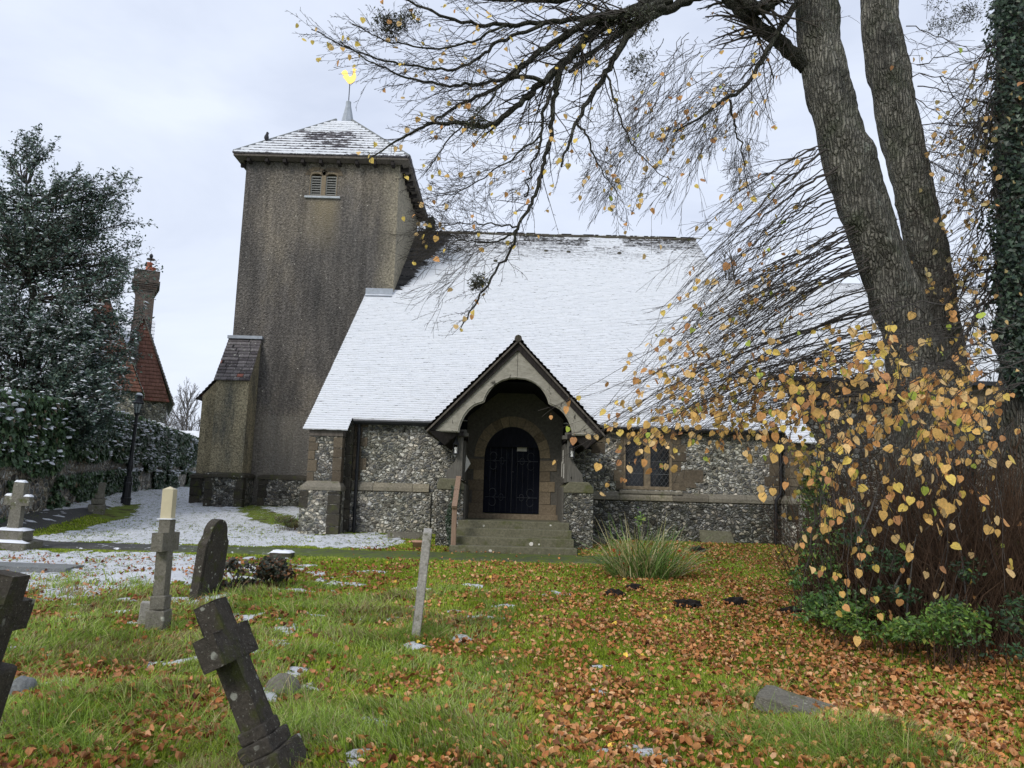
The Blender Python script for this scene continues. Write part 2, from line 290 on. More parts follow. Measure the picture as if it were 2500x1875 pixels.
def npmesh(name, V, faces, mat, parent=None, origin=None, smooth=False, attrs=None, col=None, uv=None):
    off = OFF[parent] if parent is not None else (np.array(origin, float) if origin is not None else 0)
    V = np.asarray(V, float)-off; me = bpy.data.meshes.new(name); me.vertices.add(len(V)); me.vertices.foreach_set('co', V.astype(np.float32).ravel())
    faces = [np.asarray(f, np.int32) for f in (faces if isinstance(faces, list) else [faces]) if len(f)]
    L = np.concatenate([f.ravel() for f in faces]); tot = np.concatenate([np.full(len(f), f.shape[1]) for f in faces]); st = np.concatenate([[0], np.cumsum(tot)[:-1]])
    me.loops.add(len(L)); me.loops.foreach_set('vertex_index', L.astype(np.int32)); me.polygons.add(len(tot)); me.polygons.foreach_set('loop_start', st.astype(np.int32)); me.polygons.foreach_set('loop_total', tot.astype(np.int32))
    if attrs:
        for k, a in attrs.items(): at = me.attributes.new(k, 'FLOAT', 'POINT'); at.data.foreach_set('value', np.asarray(a, np.float32))
    if col is not None:
        at = me.attributes.new('col', 'FLOAT_COLOR', 'POINT'); c4 = np.ones((len(V), 4), np.float32); c4[:, :3] = col; at.data.foreach_set('color', c4.ravel())
    if uv is not None:
        ul = me.uv_layers.new(name='UVMap'); ul.data.foreach_set('uv', np.asarray(uv, np.float32)[L].ravel())
    me.update(calc_edges=True)
    return link(name, me, mat, parent, origin, smooth)
class G:
    def __init__(s): s.v = []; s.f = []
    def add(s, vs, fs):
        k = len(s.v); s.v += [tuple(map(float, v)) for v in vs]; s.f += [tuple(i+k for i in f) for f in fs]; return s
    def box(s, x0, x1, y0, y1, z0, z1, j=0.):
        r = lambda: random.uniform(-j, j)
        return s.add([(x+r(), y+r(), z+r()) for x in (x0, x1) for y in (y0, y1) for z in (z0, z1)], [(0, 1, 3, 2), (4, 6, 7, 5), (0, 4, 5, 1), (2, 3, 7, 6), (0, 2, 6, 4), (1, 5, 7, 3)])
    def obox(s, c, sx, sy, sz, R=None):
        R = R or Matrix.Identity(3); c = Vector(c)
        vs = [c+R@Vector((x*sx/2, y*sy/2, z*sz/2)) for x in (-1, 1) for y in (-1, 1) for z in (-1, 1)]
        return s.add(vs, [(0, 1, 3, 2), (4, 6, 7, 5), (0, 4, 5, 1), (2, 3, 7, 6), (0, 2, 6, 4), (1, 5, 7, 3)])
    def plate(s, outer, holes, fn0, fn1):          # 2D outline (with holes) -> solid between two mappings
        loops = [outer]+holes; pts = [p for l in loops for p in l]; n = len(pts)
        tri = tessellate_polygon([[Vector((p[0], p[1], 0)) for p in l] for l in loops])
        fs = [tuple(t) for t in tri]+[tuple(i+n for i in reversed(t)) for t in tri]; k = 0
        for l in loops:
            m = len(l)
            for i in range(m): a, b = k+i, k+(i+1) % m; fs.append((a, b, b+n, a+n))
            k += m
        return s.add([fn0(*p) for p in pts]+[fn1(*p) for p in pts], fs)
    def wallY(s, outer, holes, y0, y1): return s.plate(outer, holes, lambda x, z: (x, y0, z), lambda x, z: (x, y1, z))
    def wallX(s, outer, holes, x0, x1): return s.plate(outer, holes, lambda y, z: (x0, y, z), lambda y, z: (x1, y, z))
    def tube(s, pts, rad, n=8, cap=True):
        pts = [Vector(p) for p in pts]; rad = rad if isinstance(rad, (list, tuple)) else [rad]*len(pts); rings = []
        ref = Vector((0, 0, 1)) if abs((pts[-1]-pts[0]).normalized().z) < .9 else Vector((1, 0, 0)); vs = []
        for i, p in enumerate(pts):
            t = (pts[min(i+1, len(pts)-1)]-pts[max(i-1, 0)]).normalized(); a = t.cross(ref).normalized(); b = t.cross(a)
            vs += [p+(a*math.cos(q*2*math.pi/n)+b*math.sin(q*2*math.pi/n))*rad[i] for q in range(n)]
        fs = [(i*n+q, i*n+(q+1) % n, (i+1)*n+(q+1) % n, (i+1)*n+q) for i in range(len(pts)-1) for q in range(n)]
        if cap: fs += [tuple(range(n))[::-1], tuple((len(pts)-1)*n+q for q in range(n))]
        return s.add(vs, fs)
    def lathe(s, c, prof, n=12, axis=None):
        return s.tube([Vector(c)+(axis or Vector((0, 0, 1)))*h for h, r in prof], [r for h, r in prof], n)
    def obj(s, name, mat, parent=None, origin=None, smooth=False, bevel=0., worn=0.):
        off = OFF[parent] if parent is not None else (np.array(origin, float) if origin is not None else np.zeros(3))
        me = bpy.data.meshes.new(name); me.from_pydata([(v[0]-off[0], v[1]-off[1], v[2]-off[2]) for v in s.v], [], s.f)
        bm = bmesh.new(); bm.from_mesh(me); bmesh.ops.recalc_face_normals(bm, faces=bm.faces); bm.to_mesh(me); bm.free()
        o = link(name, me, mat, parent, origin, smooth)
        if bevel: b = o.modifiers.new('bevel', 'BEVEL'); b.width = bevel; b.segments = 2; b.limit_method = 'ANGLE'; b.angle_limit = math.radians(40)
        if worn:
            tr = o.modifiers.new('tri', 'TRIANGULATE'); b = o.modifiers.new('sub', 'SUBSURF'); b.subdivision_type = 'SIMPLE'; b.levels = b.render_levels = 3
            d = o.modifiers.new('worn', 'DISPLACE'); t = bpy.data.textures.get('worn_tex') or bpy.data.textures.new('worn_tex', 'CLOUDS'); t.noise_scale = .09; t.noise_depth = 3; d.texture = t; d.strength = worn; d.texture_coords = 'LOCAL'; d.mid_level = .5
        return o
def blocks_col(g, x0, x1, y0, y1, z0, z1, hs=(.22, .32), alt=.12, side=0, j=.006):   # a stack of quoin blocks, alternately long and short
    z = z0; k = 0
    while z < z1-.05:
        h = min(random.uniform(*hs), z1-z); e = alt if k % 2 else 0
        g.box(x0-(e if side <= 0 else 0)*(side != 0), x1+(e if side > 0 else 0), y0, y1, z+.006, z+h-.006, j); z += h; k += 1
def tube_np(paths, sides=4):
    VS = []; FS = []; k = 0
    for pts, rad in paths:
        pts = np.asarray(pts, float); rad = np.asarray(rad, float); n = len(pts); t = np.empty_like(pts); t[1:-1] = pts[2:]-pts[:-2]; t[0] = pts[1]-pts[0]; t[-1] = pts[-1]-pts[-2]
        t /= np.linalg.norm(t, axis=1, keepdims=True)+1e-9
        a = np.cross(t, [.31, .52, .79]); a /= np.linalg.norm(a, axis=1, keepdims=True)+1e-9; b = np.cross(t, a)
        q = np.arange(sides)*2*math.pi/sides; ring = pts[:, None, :]+rad[:, None, None]*(a[:, None, :]*np.cos(q)[None, :, None]+b[:, None, :]*np.sin(q)[None, :, None])
        VS.append(ring.reshape(-1, 3)); i = np.arange(n-1)[:, None]*sides; j = np.arange(sides)[None, :]; jn = (j+1) % sides
        FS.append(np.stack([i+j, i+jn, i+sides+jn, i+sides+j], -1).reshape(-1, 4)+k); k += n*sides
    return np.concatenate(VS), np.concatenate(FS)
def smooth_path(p, n=None, jit=0.):
    p = np.asarray(p, float); n = n or len(p)*5; d = np.concatenate([[0], np.cumsum(np.linalg.norm(np.diff(p[:, :3], axis=0), axis=1))]); t = np.linspace(0, d[-1], n)
    out = np.stack([np.interp(t, d, p[:, k]) for k in range(p.shape[1])], 1)
    for _ in range(3): out[1:-1] = (out[:-2]+2*out[1:-1]+out[2:])/4
    if jit: out[1:-1, :3] += rng.normal(0, jit, (n-2, 3))
    return out
def frames(nrm, twist):
    nrm = nrm/np.linalg.norm(nrm, axis=1, keepdims=True); ref = np.tile([0., 0, 1], (len(nrm), 1)); ref[np.abs(nrm[:, 2]) > .95] = [1, 0, 0]
    x = np.cross(ref, nrm); x /= np.linalg.norm(x, axis=1, keepdims=True); y = np.cross(nrm, x); c = np.cos(twist)[:, None]; s_ = np.sin(twist)[:, None]
    return np.stack([x*c+y*s_, -x*s_+y*c, nrm], 2)
def scatter(tv, tf, Pn, R, S, colr=None):
    tv = np.asarray(tv, float); n = len(Pn); S = np.asarray(S); S = S[:, None, None] if S.ndim == 1 else S[:, None, :]
    V = np.einsum('nij,nkj->nki', R, tv[None]*S)+Pn[:, None, :]
    fs = [(np.asarray(f)[None]+(np.arange(n)*len(tv))[:, None, None]).reshape(-1, np.asarray(f).shape[1]) for f in tf]
    c = np.repeat(colr, len(tv), axis=0) if colr is not None else None
    return V.reshape(-1, 3), fs, c
# leaf shapes (tip towards -y, stalk at origin)
HEART = [(0, 0, 0), (.26, .07, .06), (.49, -.16, .14), (.50, -.48, .12), (.27, -.80, .0), (.02, -1.04, -.2), (-.24, -.83, -.04), (-.45, -.52, .04), (-.50, -.2, .05), (-.30, .06, .02), (0, -.5, -.07), (.035, .55, .12), (-.02, .57, .12)]
HEARTF = [[(0, 11, 12), (0, 1, 10), (0, 10, 9), (1, 2, 10), (2, 3, 10), (3, 4, 10), (4, 5, 10), (5, 6, 10), (6, 7, 10), (7, 8, 10), (8, 9, 10)]]
CURL = [(0, 0, .0), (.42, .05, .22), (.55, -.35, .30), (.30, -.8, .16), (0, -1.0, .02), (-.32, -.78, .2), (-.5, -.38, .12), (-.38, .05, .04), (0, -.45, -.05)]
CURLF = [[(0, 1, 8), (1, 2, 8), (2, 3, 8), (3, 4, 8), (4, 5, 8), (5, 6, 8), (6, 7, 8), (7, 0, 8)]]
OVAL = [(0, 0, 0), (.24, -.45, .07), (0, -1, 0), (-.24, -.45, .07), (0, -.45, -.03)]; OVALF = [[(0, 1, 4), (1, 2, 4), (2, 3, 4), (3, 0, 4)]]
IVY = [(0, 0, 0), (.5, .08, .05), (.36, -.4, .06), (0, -1, -.05), (-.36, -.4, .06), (-.5, .08, .05)]; IVYF = [[(0, 1, 2), (0, 2, 3), (0, 3, 4), (0, 4, 5)]]
FOLD = [(0, 0, 0), (.40, -.25, .34), (.30, -.8, .26), (0, -1, .04), (-.26, -.75, .34), (-.36, -.3, .44), (0, -.5, -.05)]; FOLDF = [[(0, 1, 6), (1, 2, 6), (2, 3, 6), (3, 4, 6), (4, 5, 6), (5, 0, 6)]]
BLOB = [(math.cos(a)*r, math.sin(a)*r, z) for r, z in ((.5, 0), (.42, .3)) for a in np.arange(6)*math.pi/3]+[(0, 0, .42)]
BLOBF = [[(i, (i+1) % 6, 6+(i+1) % 6, 6+i) for i in range(6)], [(6+i, 6+(i+1) % 6, 12) for i in range(6)]]
def pal(n, cols, w=None, var=.2):
    cols = np.array(cols); k = rng.choice(len(cols), n, p=None if w is None else np.array(w)/sum(w)); return cols[k]*(1+rng.uniform(-var, var, (n, 1)))
# ================================================================== CHURCH
church = root('church', 'flint church with squat roughcast tower, snow covered roof and gabled timber porch', 'church', (-1, 22, .5))
def xz(u, v, Y): p = P(u, v, Y); return float(p[0]), float(p[2])
def course_roof(name, BL, BR, TR, TL, n, th, mat, parent, snowfn=None, tilew=.17, res=.06, jag=.6, slip=0., origin=None):
    BL, BR, TR, TL = (np.array(p, float) for p in (BL, BR, TR, TL)); nx = max(4, int(np.linalg.norm(BR-BL)/res)); N = np.cross(BR-BL, TL-BL); N /= np.linalg.norm(N)
    if N[2] < 0: N = -N
    S = (TL-BL)/n; Sl = np.linalg.norm(S); Sd = S/Sl
    u = np.linspace(0, 1, nx+1); V = []; A = []; UV = []; fs = []; w = np.linalg.norm(BR-BL)
    for i in range(n):
        v0 = i/n; v1 = (i+1)/n
        r0_ = BL+(TL-BL)*v0+((BR+(TR-BR)*v0)-(BL+(TL-BL)*v0))*u[:, None]
        r1_ = BL+(TL-BL)*v1+((BR+(TR-BR)*v1)-(BL+(TL-BL)*v1))*u[:, None]
        Lx = u*w+(BL[0]-BR[0])*0; tid = np.floor((np.linalg.norm(r0_-BL, axis=1)/tilew)+(i % 2)*.5+(TL-BL)[0]*0); q = _h(tid.astype(np.int64), np.full(nx+1, i), 5)-.5
        sn = snowfn(r0_, v0, i) if snowfn else np.zeros(nx+1)
        lump = fbm(r0_[:, 0]*6+i*7.7, r0_[:, 1]*3+i*3.1, 51)-.4
        t = th*(1+jag*q)+.022*np.clip(sn, 0, 1)*(1+1.3*lump)
        dn = (q*slip+lump*.03*np.clip(sn, 0, 1))*Sl*2
        edge = r0_-Sd*(Sl*.12+dn)[:, None]
        rows = [edge-N*.01, edge+N*t[:, None]*.75, r0_+Sd*Sl*.12+N*(t*1.05)[:, None], r0_*.45+r1_*.55+N*(t*.62)[:, None], r1_+N*.004]
        V += rows; A += [sn-.55, sn-.12, sn, sn, sn-.05]
        uu = np.linalg.norm(r0_-BL, axis=1)/tilew+(i % 2)*.5+100
        for vv in (0, .02, .15, .55, .99): UV.append(np.stack([uu, np.full(nx+1, i+vv)], 1))
        base = i*5*(nx+1); j = np.arange(nx)
        for r in range(4): a = base+r*(nx+1)+j; fs.append(np.stack([a, a+1, a+nx+2, a+nx+1], 1))
    return npmesh(name, np.concatenate(V), [np.concatenate(fs)], mat, parent, origin=origin, attrs={'snow': np.concatenate(A)} if snowfn else None, uv=np.concatenate(UV))
# ---- tower
TX0, TX1, TY0, TY1, TZ = -9.28, -4.05, 25., 30.2, 12.70
hw = (xz(760, 428, 25), xz(783, 478, 25), xz(797, 428, 25), xz(820, 478, 25))
wx0, wx1, wz0, wz1 = hw[0][0]-.03, hw[3][0]+.03, hw[1][1]-.02, hw[0][1]+.12
g = G(); g.wallY([(TX0, .6), (TX1, .6), (TX1, TZ), (TX0, TZ)], [[(wx0, wz0), (wx0, wz1), (wx1, wz1), (wx1, wz0)]], TY0, TY0+.5)
g.box(TX0, TX1, TY1-.5, TY1, .6, TZ); g.box(TX0, TX0+.5, TY0+.5, TY1-.5, .6, TZ); g.box(TX1-.5, TX1, TY0+.5, TY1-.5, .6, TZ)
for (a, b, y0, y1) in ():
    pass
tw = g.obj('tower_wall', M['rough'], church)
# two-light belfry opening
def lancet(xc, w, z0, zs, h, cusp=.0, n=7):
    pts = [(xc-w/2, z0), (xc+w/2, z0), (xc+w/2, zs)]
    if cusp:
        cs = [(w/2, 0), (w*.56, h*.22), (w*.40, h*.42), (w*.24, h*.44), (w*.26, h*.62), (w*.16, h*.84), (0, h)]
        pts += [(xc+a, zs+b) for a, b in cs[1:]]+[(xc-a, zs+b) for a, b in cs[-2:0:-1]]+[(xc-w/2, zs)]
    else:
        for k in range(1, n+1): t = k/n; pts.append((xc+w/2*math.cos(t*math.pi/2)**.9, zs+h*math.sin(t*math.pi/2)))
        pts += [(2*xc-x, z) for x, z in pts[-2:2:-1]]+[(xc-w/2, zs)]
    return pts
g = G(); lw = (hw[1][0]-hw[0][0]); lc1 = (hw[0][0]+hw[1][0])/2; lc2 = (hw[2][0]+hw[3][0])/2; zt = hw[0][1]-.02
g.wallY([(wx0+.003, wz0+.002), (wx1-.003, wz0+.002), (wx1-.003, wz1-.003), (wx0+.003, wz1-.003)], [lancet(lc1, lw, wz0+.03, zt, .09), lancet(lc2, lw, wz0+.03, zt, .09)], TY0-.012, TY0+.16)
bel = g.obj('belfry_window', M['ashlar'], church)
g = G()
for xc in (lc1, lc2):
    hx = lw*.95; g.add([(xc-hx, TY0-.02, zt), (xc+hx, TY0-.02, zt), (xc+hx*.75, TY0-.02, zt+.26), (xc-hx*.75, TY0-.02, zt+.26), (xc-hx, TY0, zt), (xc+hx, TY0, zt), (xc+hx*.75, TY0, zt+.26), (xc-hx*.75, TY0, zt+.26)], [(0, 1, 2, 3), (0, 4, 5, 1), (1, 5, 6, 2), (2, 6, 7, 3), (3, 7, 4, 0)]) if False else None
g2 = G()
for xc in (lc1, lc2):
    a = .30
    for k in range(5):
        t0, t1 = math.pi*(k/5), math.pi*((k+1)/5); r1_, r2_ = lw*.62, lw*.62+.16
        q = [(xc+math.cos(t)*r*(1.0), zt+.02+math.sin(t)*r*.8) for t, r in ((t0+.02, r1_), (t1-.02, r1_), (t1-.02, r2_), (t0+.02, r2_))]
        g2.wallY(q, [], TY0-.02, TY0+.01)
g2.obj('window_hood', M['quoin'], bel)
gs = G(); gs.box(wx0-.14, wx1+.12, TY0-.07, TY0-.002, wz0-.075, wz0-.002); gs.obj('window_sill', M['sill'], bel, bevel=.006)
for xc in (lc1, lc2):
    gl = G()
    gl.box(xc-lw/2, xc-lw/2+.035, TY0+.02, TY0+.08, wz0+.03, zt); gl.box(xc+lw/2-.035, xc+lw/2, TY0+.02, TY0+.08, wz0+.03, zt); gl.box(xc-lw/2+.036, xc+lw/2-.036, TY0+.02, TY0+.08, zt-.04, zt)
    k = 7
    for i in range(k):
        z = wz0+.06+(zt-wz0-.12)*i/k; gl.add([(xc-lw/2+.036, TY0+.02, z), (xc+lw/2-.036, TY0+.02, z), (xc+lw/2-.036, TY0+.13, z+.09), (xc-lw/2+.036, TY0+.13, z+.09), (xc-lw/2+.036, TY0+.02, z+.02), (xc+lw/2-.036, TY0+.02, z+.02), (xc+lw/2-.036, TY0+.13, z+.11), (xc-lw/2+.036, TY0+.13, z+.11)], [(0, 1, 2, 3), (4, 7, 6, 5), (0, 4, 5, 1), (1, 5, 6, 2), (2, 6, 7, 3), (3, 7, 4, 0)])
    gl.obj('louvre', M['louvre'], bel)
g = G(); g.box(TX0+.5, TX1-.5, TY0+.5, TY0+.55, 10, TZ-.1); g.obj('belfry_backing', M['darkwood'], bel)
# tower roof: hipped slates with snow
e0 = (TX0-.34, TY0-.36); e1 = (TX1+.36, TY1+.36); ez = 12.74; ap = (-6.62, 27.6, 15.32); ax0, ax1 = -6.9, -6.32
def tsnow(face):
    def f(p, v, i):
        if face == 's':
            s = .86-.30*np.exp(-((p[:, 0]+6.9)/1.5)**2)*(v < .62)*(v > .08)+(fbm(p[:, 0]*1.8, np.full(len(p), i*.9), 61)-.5)*.45
            return s-(.18 if i == 0 else 0)
        return .6+(fbm(p[:, 0]*2+p[:, 1]*2, np.full(len(p), i*1.), 62)-.5)*.6
    return f
cs = [(e0[0], e0[1], ez), (e1[0], e0[1], ez), (e1[0], e1[1], ez), (e0[0], e1[1], ez)]
tops = [(ax0, 27.32, ap[2]), (ax1, 27.32, ap[2]), (ax1, 27.88, ap[2]), (ax0, 27.88, ap[2])]
for k, f in enumerate('senw'):
    a, b = cs[k], cs[(k+1) % 4]; c_, d_ = tops[(k+1) % 4], tops[k]
    course_roof('tower_roof_slope', a, b, c_, d_, 15, .045, M['snowslate'], church, tsnow(f), .42, .05, .5, .03)
g = G(); g.add([cs[0], cs[1], cs[2], cs[3]]+[(x, y, z-.10) for x, y, z in cs], [(0, 1, 5, 4), (1, 2, 6, 5), (2, 3, 7, 6), (3, 0, 4, 7)]); 
ins = [(TX0-.1, TY0-.1, ez-.16), (TX1+.1, TY0-.1, ez-.16), (TX1+.1, TY1+.1, ez-.16), (TX0-.1, TY1+.1, ez-.16)]
g.add([(x, y, z-.10) for x, y, z in cs]+ins, [(0, 1, 5, 4), (1, 2, 6, 5), (2, 3, 7, 6), (3, 0, 4, 7)]); g.add([(ax0-.02, 27.3, 15.31), (ax1+.02, 27.3, 15.31), (ax1+.02, 27.9, 15.31), (ax0-.02, 27.9, 15.31)], [(0, 1, 2, 3)])
g.obj('tower_eaves', M['fascia'], church)
for i in range(9):
    x = TX0+.1+i*.61; G().box(x, x+.10, TY0-.30, TY0-.001, ez-.26, ez-.13).obj('rafter_end', M['darkwood'], church)
    y = TY0+.2+i*.58; G().box(TX1+.001, TX1+.3, y, y+.10, ez-.26, ez-.13).obj('rafter_end', M['darkwood'], church); G().box(TX0-.28, TX0-.001, y, y+.10, ez-.26, ez-.13).obj('rafter_end', M['darkwood'], church)
g = G()
for k in range(4):
    a, b = Vector(cs[k]), Vector(tops[k]); g.tube([a+Vector((0, 0, .05)), b+Vector((0, 0, .05))], .05, 6)
g.obj('hip_tiles', M['slab'], church)
# spirelet and weathercock
sp = P(848, 300, 27.6); sx = float(sp[0]); g = G(); zb, zt2 = 15.3, float(P(848, 246, 27.6)[2])
g.lathe((sx, 27.6, 0), [(zb-.1, .27), (zb+.12, .24), (zt2-.18, .10), (zt2-.05, .10), (zt2, .03)], 8); spire = g.obj('spirelet', M['lead'], church)
zc = float(P(848, 205, 27.6)[2]); g = G(); g.tube([(sx, 27.6, zt2-.05), (sx, 27.6, zc)], .018, 6); wc = g.obj('weathercock_rod', M['iron'], church)
COCK = [(-.36, .46), (-.30, .56), (-.20, .60), (-.12, .52), (-.08, .38), (-.02, .30), (.06, .34), (.10, .46), (.10, .58), (.06, .64), (.12, .66), (.14, .72), (.19, .66), (.24, .62), (.19, .58), (.21, .46), (.24, .32), (.20, .14), (.10, .04), (.02, 0), (-.06, .02), (-.14, .12), (-.22, .22), (-.30, .30), (-.22, .34), (-.30, .38)]
g = G(); g.plate([(sx+x*.95, zc+z*.95) for x, z in COCK], [], lambda x, z: (x, 27.585, z), lambda x, z: (x, 27.615, z)); g.obj('weathercock', M['gold'], church)
# tower plinth
def plinth(name, x0, x1, y0, y1, z0, z1, face='s', parent=church):
    g = G(); g.box(x0, x1, y0, y1, z0, z1-.16); o = g.obj(name, M['flint_dark'], parent)
    gq = G(); gq.add([(x0-.05, y0-.05, z1-.16), (x1+.05, y0-.05, z1-.16), (x1+.05, y1, z1-.16), (x0-.05, y1, z1-.16), (x0-.05, y0-.05, z1-.06), (x1+.05, y0-.05, z1-.06), (x1+.05, y1, z1-.06), (x0-.05, y1, z1-.06), (x0+.07, y0+.07, z1), (x1-.07, y0+.07, z1), (x1-.07, y1, z1), (x0+.07, y1, z1)],
        [(0, 3, 2, 1), (0, 1, 5, 4), (1, 2, 6, 5), (3, 0, 4, 7), (4, 5, 9, 8), (5, 6, 10, 9), (7, 4, 8, 11), (8, 9, 10, 11)])
    for xx, sd in ((x0, 1), (x1, -1)):
        z = z0
        while z < z1-.2:
            h = random.uniform(.2, .34); w = random.uniform(.18, .4); h = min(h, z1-.165-z)
            gq.box(min(xx-.012*sd, xx+w*sd), max(xx-.012*sd, xx+w*sd), y0-.02, y0+.25, z+.005, z+h-.005, .005); z += h
    gq.obj('plinth_stones', M['blackstone'], o, bevel=.008); return o
plinth('tower_plinth', -8.0, -4.2, 24.82, 25.2, .6, 1.98)
# south and west buttresses at the tower corner
bx0, bx1 = -9.36, -8.33; by = 24.15; bz = 4.98
g = G(); g.add([(bx0, by, 1.9), (bx1, by, 1.9), (bx1, by, bz), (bx0, by, bz), (bx0, 25., 1.9), (bx1, 25., 1.9), (bx1, 25., 6.38), (bx0, 25., 6.38)], [(0, 1, 2, 3), (4, 7, 6, 5), (1, 5, 6, 2), (0, 3, 7, 4), (3, 2, 6, 7), (0, 4, 5, 1)])
bs = g.obj('south_buttress', M['tan'], church)
course_roof('buttress_roof', (bx0-.05, by-.08, bz-.08), (bx1+.05, by-.08, bz-.08), (bx1+.03, 25., 6.42), (bx0-.03, 25., 6.42), 13, .028, M['butile'], bs, None, .2, .05, .6, .04)
g = G(); g.box(bx0-.05, bx1+.06, 24.88, 24.999, 6.40, 6.50); g.obj('lead_flashing', M['lead'], bs)
plinth('south_buttress_plinth', bx0-.04, bx1+.1, by-.14, 25, .6, 2.0)
g = G(); g.add([(-10.15, 25.1, 1.9), (-9.28, 25.1, 1.9), (-9.28, 25.1, 5.5), (-10.15, 25.1, 4.5), (-10.15, 26., 1.9), (-9.28, 26., 1.9), (-9.28, 26., 5.5), (-10.15, 26., 4.5)], [(0, 1, 2, 3), (4, 7, 6, 5), (0, 3, 7, 4), (3, 2, 6, 7), (1, 5, 6, 2)])
bw = g.obj('west_buttress', M['tan'], church)
course_roof('buttress_roof', (-10.32, 26.05, 4.38), (-10.32, 25.03, 4.38), (-9.28, 25.03, 5.58), (-9.28, 26.05, 5.58), 11, .028, M['butile'], bw, None, .2, .05, .6, .04)
plinth('west_buttress_plinth', -10.25, -9.40, 25.0, 26.1, .6, 1.96)
# ---- nave roof
rz = lambda y: 3.3+.77*(y-18.8)
RY, RZ = 30.05, rz(30.05)
def nsnow(p, v, i):
    X, Y = p[:, 0], p[:, 1]
    s = np.full(len(p), .93)
    s = s-.36*np.clip((Y-27.4)/2.2, 0, 1)*(.35+.65*(fbm(X*.9, Y*.9, 71) > .42))-(fbm(X*1.2, np.full(len(p), i*1.3), 72)-.5)*.32*np.clip((Y-25)/3, .12, 1)
    lim = -4.05+1.25*np.clip((Y-25.1)/5, 0, 2)+(fbm(np.full(len(p), i*.35), Y*0, 73)-.5)*.5
    s = s-np.clip((lim+.35-X)/.45, 0, 1)*1.1*(Y > 25.2)
    return s
course_roof('nave_roof', (-4.95, 18.8, 3.3), (7.3, 18.8, 3.3), (7.3, RY, RZ), (-4.95, RY, RZ), 132, .016, M['snowtile'], church, nsnow, .17, .06, .8, .02)
sn1 = lambda p, v, i: np.full(len(p), .95)
course_roof('nave_roof_sprocket', (-4.95, 18.33, 3.3-.47*.7), (-3.88, 18.33, 3.3-.47*.7), (-3.88, 18.8, 3.3), (-4.95, 18.8, 3.3), 5, .018, M['snowtile'], church, sn1)
course_roof('nave_roof_sprocket', (6.66, 18.33, 3.3-.47*.7), (7.3, 18.33, 3.3-.47*.7), (7.3, 18.8, 3.3), (6.66, 18.8, 3.3), 5, .018, M['snowtile'], church, sn1)
g = G(); g.add([(-4.93, 18.36, 2.93), (7.28, 18.36, 2.93), (7.28, RY, RZ-.05), (-4.93, RY, RZ-.05), (-4.93, 41.3, 3.3), (7.28, 41.3, 3.3)], [(3, 2, 5, 4)]); g.obj('north_roof', M['snowtile'], church)
g = G()
for i in range(36):
    x = -4.0+i*.314
    g.tube([(x, RY, RZ+.02), (x+.308, RY, RZ+.02)], random.uniform(.085, .10), 8)
g.obj('ridge_tiles', M['grave_dark'], church)
g = G()
for i in range(70): x = -3.2+random.random()*10.3; g.box(x, x+random.uniform(.08, .5), RY-.06, RY+.06, RZ+.09, RZ+.125)
g.obj('ridge_snow', M['snow'], church)
g = G(); p0, p1 = P(893, 712, 24.9), P(960, 714, 24.9); g.box(p0[0], -4.05, 24.86, 24.999, 8.0, 8.22); g.add([(p0[0], 24.86, 8.0), (-4.05, 24.86, 8.0), (-4.05, 24.70, 7.92), (p0[0], 24.70, 7.92)], [(0, 1, 2, 3)]); g.obj('lead_flashing', M['lead'], church)
g = G()
for p in ((1333, 616), (1388, 618), (1210, 640), (1121, 610), (1512, 621)):
    r = ray(*p); t = (3.3-.77*18.8-EYE)/(r[2]-.77*r[1]); q = r*t+[0, 0, EYE]; G().lathe((q[0], q[1], q[2]), [(0, .09), (.07, .08), (.1, .03)], 8).obj('vent_tile', M['grave_dark'], church)
# ---- nave south wall
Y0 = 19.0
L1, L2 = (xz(1527, 1186, Y0), xz(1573, 1095, Y0)), (xz(1588, 1187, Y0), xz(1635, 1096, Y0)); fx0, fx1 = xz(1514, 1190, Y0)[0], xz(1663, 1190, Y0)[0]; fz0, fz1 = xz(1590, 1196, Y0)[1], 3.18
wl0, wl1 = L1[0][0]-.06, L2[1][0]+.06
arch = lambda cx, w, z0, zs, h, n=9: [(cx-w/2, z0), (cx+w/2, z0)]+[(cx+w/2*(1-(1-math.cos(math.pi/2*k/n))**1.0), zs+h*(math.sin(math.pi/2*k/n))**1.02) for k in range(n+1)]+[(cx-w/2*(1-(1-math.cos(math.pi/2*k/n))), zs+h*(math.sin(math.pi/2*k/n))**1.02) for k in range(n-1, -1, -1)]
DY = 18.95; dxl, dz0 = xz(1180, 1250, DY); dxr = xz(1313.5, 1251, DY)[0]; dzs = xz(1247, 1118, DY)[1]; dzt = xz(1247, 1044, DY)[1]; dcx = (dxl+dxr)/2; dw = dxr-dxl
door_out = arch(dcx, dw+.02, dz0-.02, dzs, dzt-dzs)
g = G(); g.wallY([(-3.92, .1), (6.64, .1), (6.64, 3.34), (-3.92, 3.34)], [[(wl0, fz0), (wl0, fz1), (wl1, fz1), (wl1, fz0)], [(dcx-dw/2-.1, .5), (dcx-dw/2-.1, 3.3), (dcx+dw/2+.1, 3.3), (dcx+dw/2+.1, .5)]], Y0, Y0+.6)
g.box(-4.75, -4.2, 19.05, 24.9, .3, 3.2); g.add([(-4.75, 19.1, 3.3), (-4.75, 25.6, 8.2), (-4.75, 25.6, 3.3), (-4.7, 19.1, 3.3), (-4.7, 25.6, 8.2), (-4.7, 25.6, 3.3)], [(0, 1, 2), (3, 5, 4), (0, 3, 4, 1)])
g.add([(7.05, 19.6, .1), (7.05, 30.05, .1), (7.05, 41, .1), (7.05, 41, 3.3), (7.05, 30.05, RZ-.1), (7.05, 19.2, 3.4)], [(0, 1, 2, 3, 4, 5)]); g.box(-4.7, 7.0, 40.5, 41, .1, 3.4); g.box(6.64, 7.05, 19.3, 19.6, .1, 3.4)
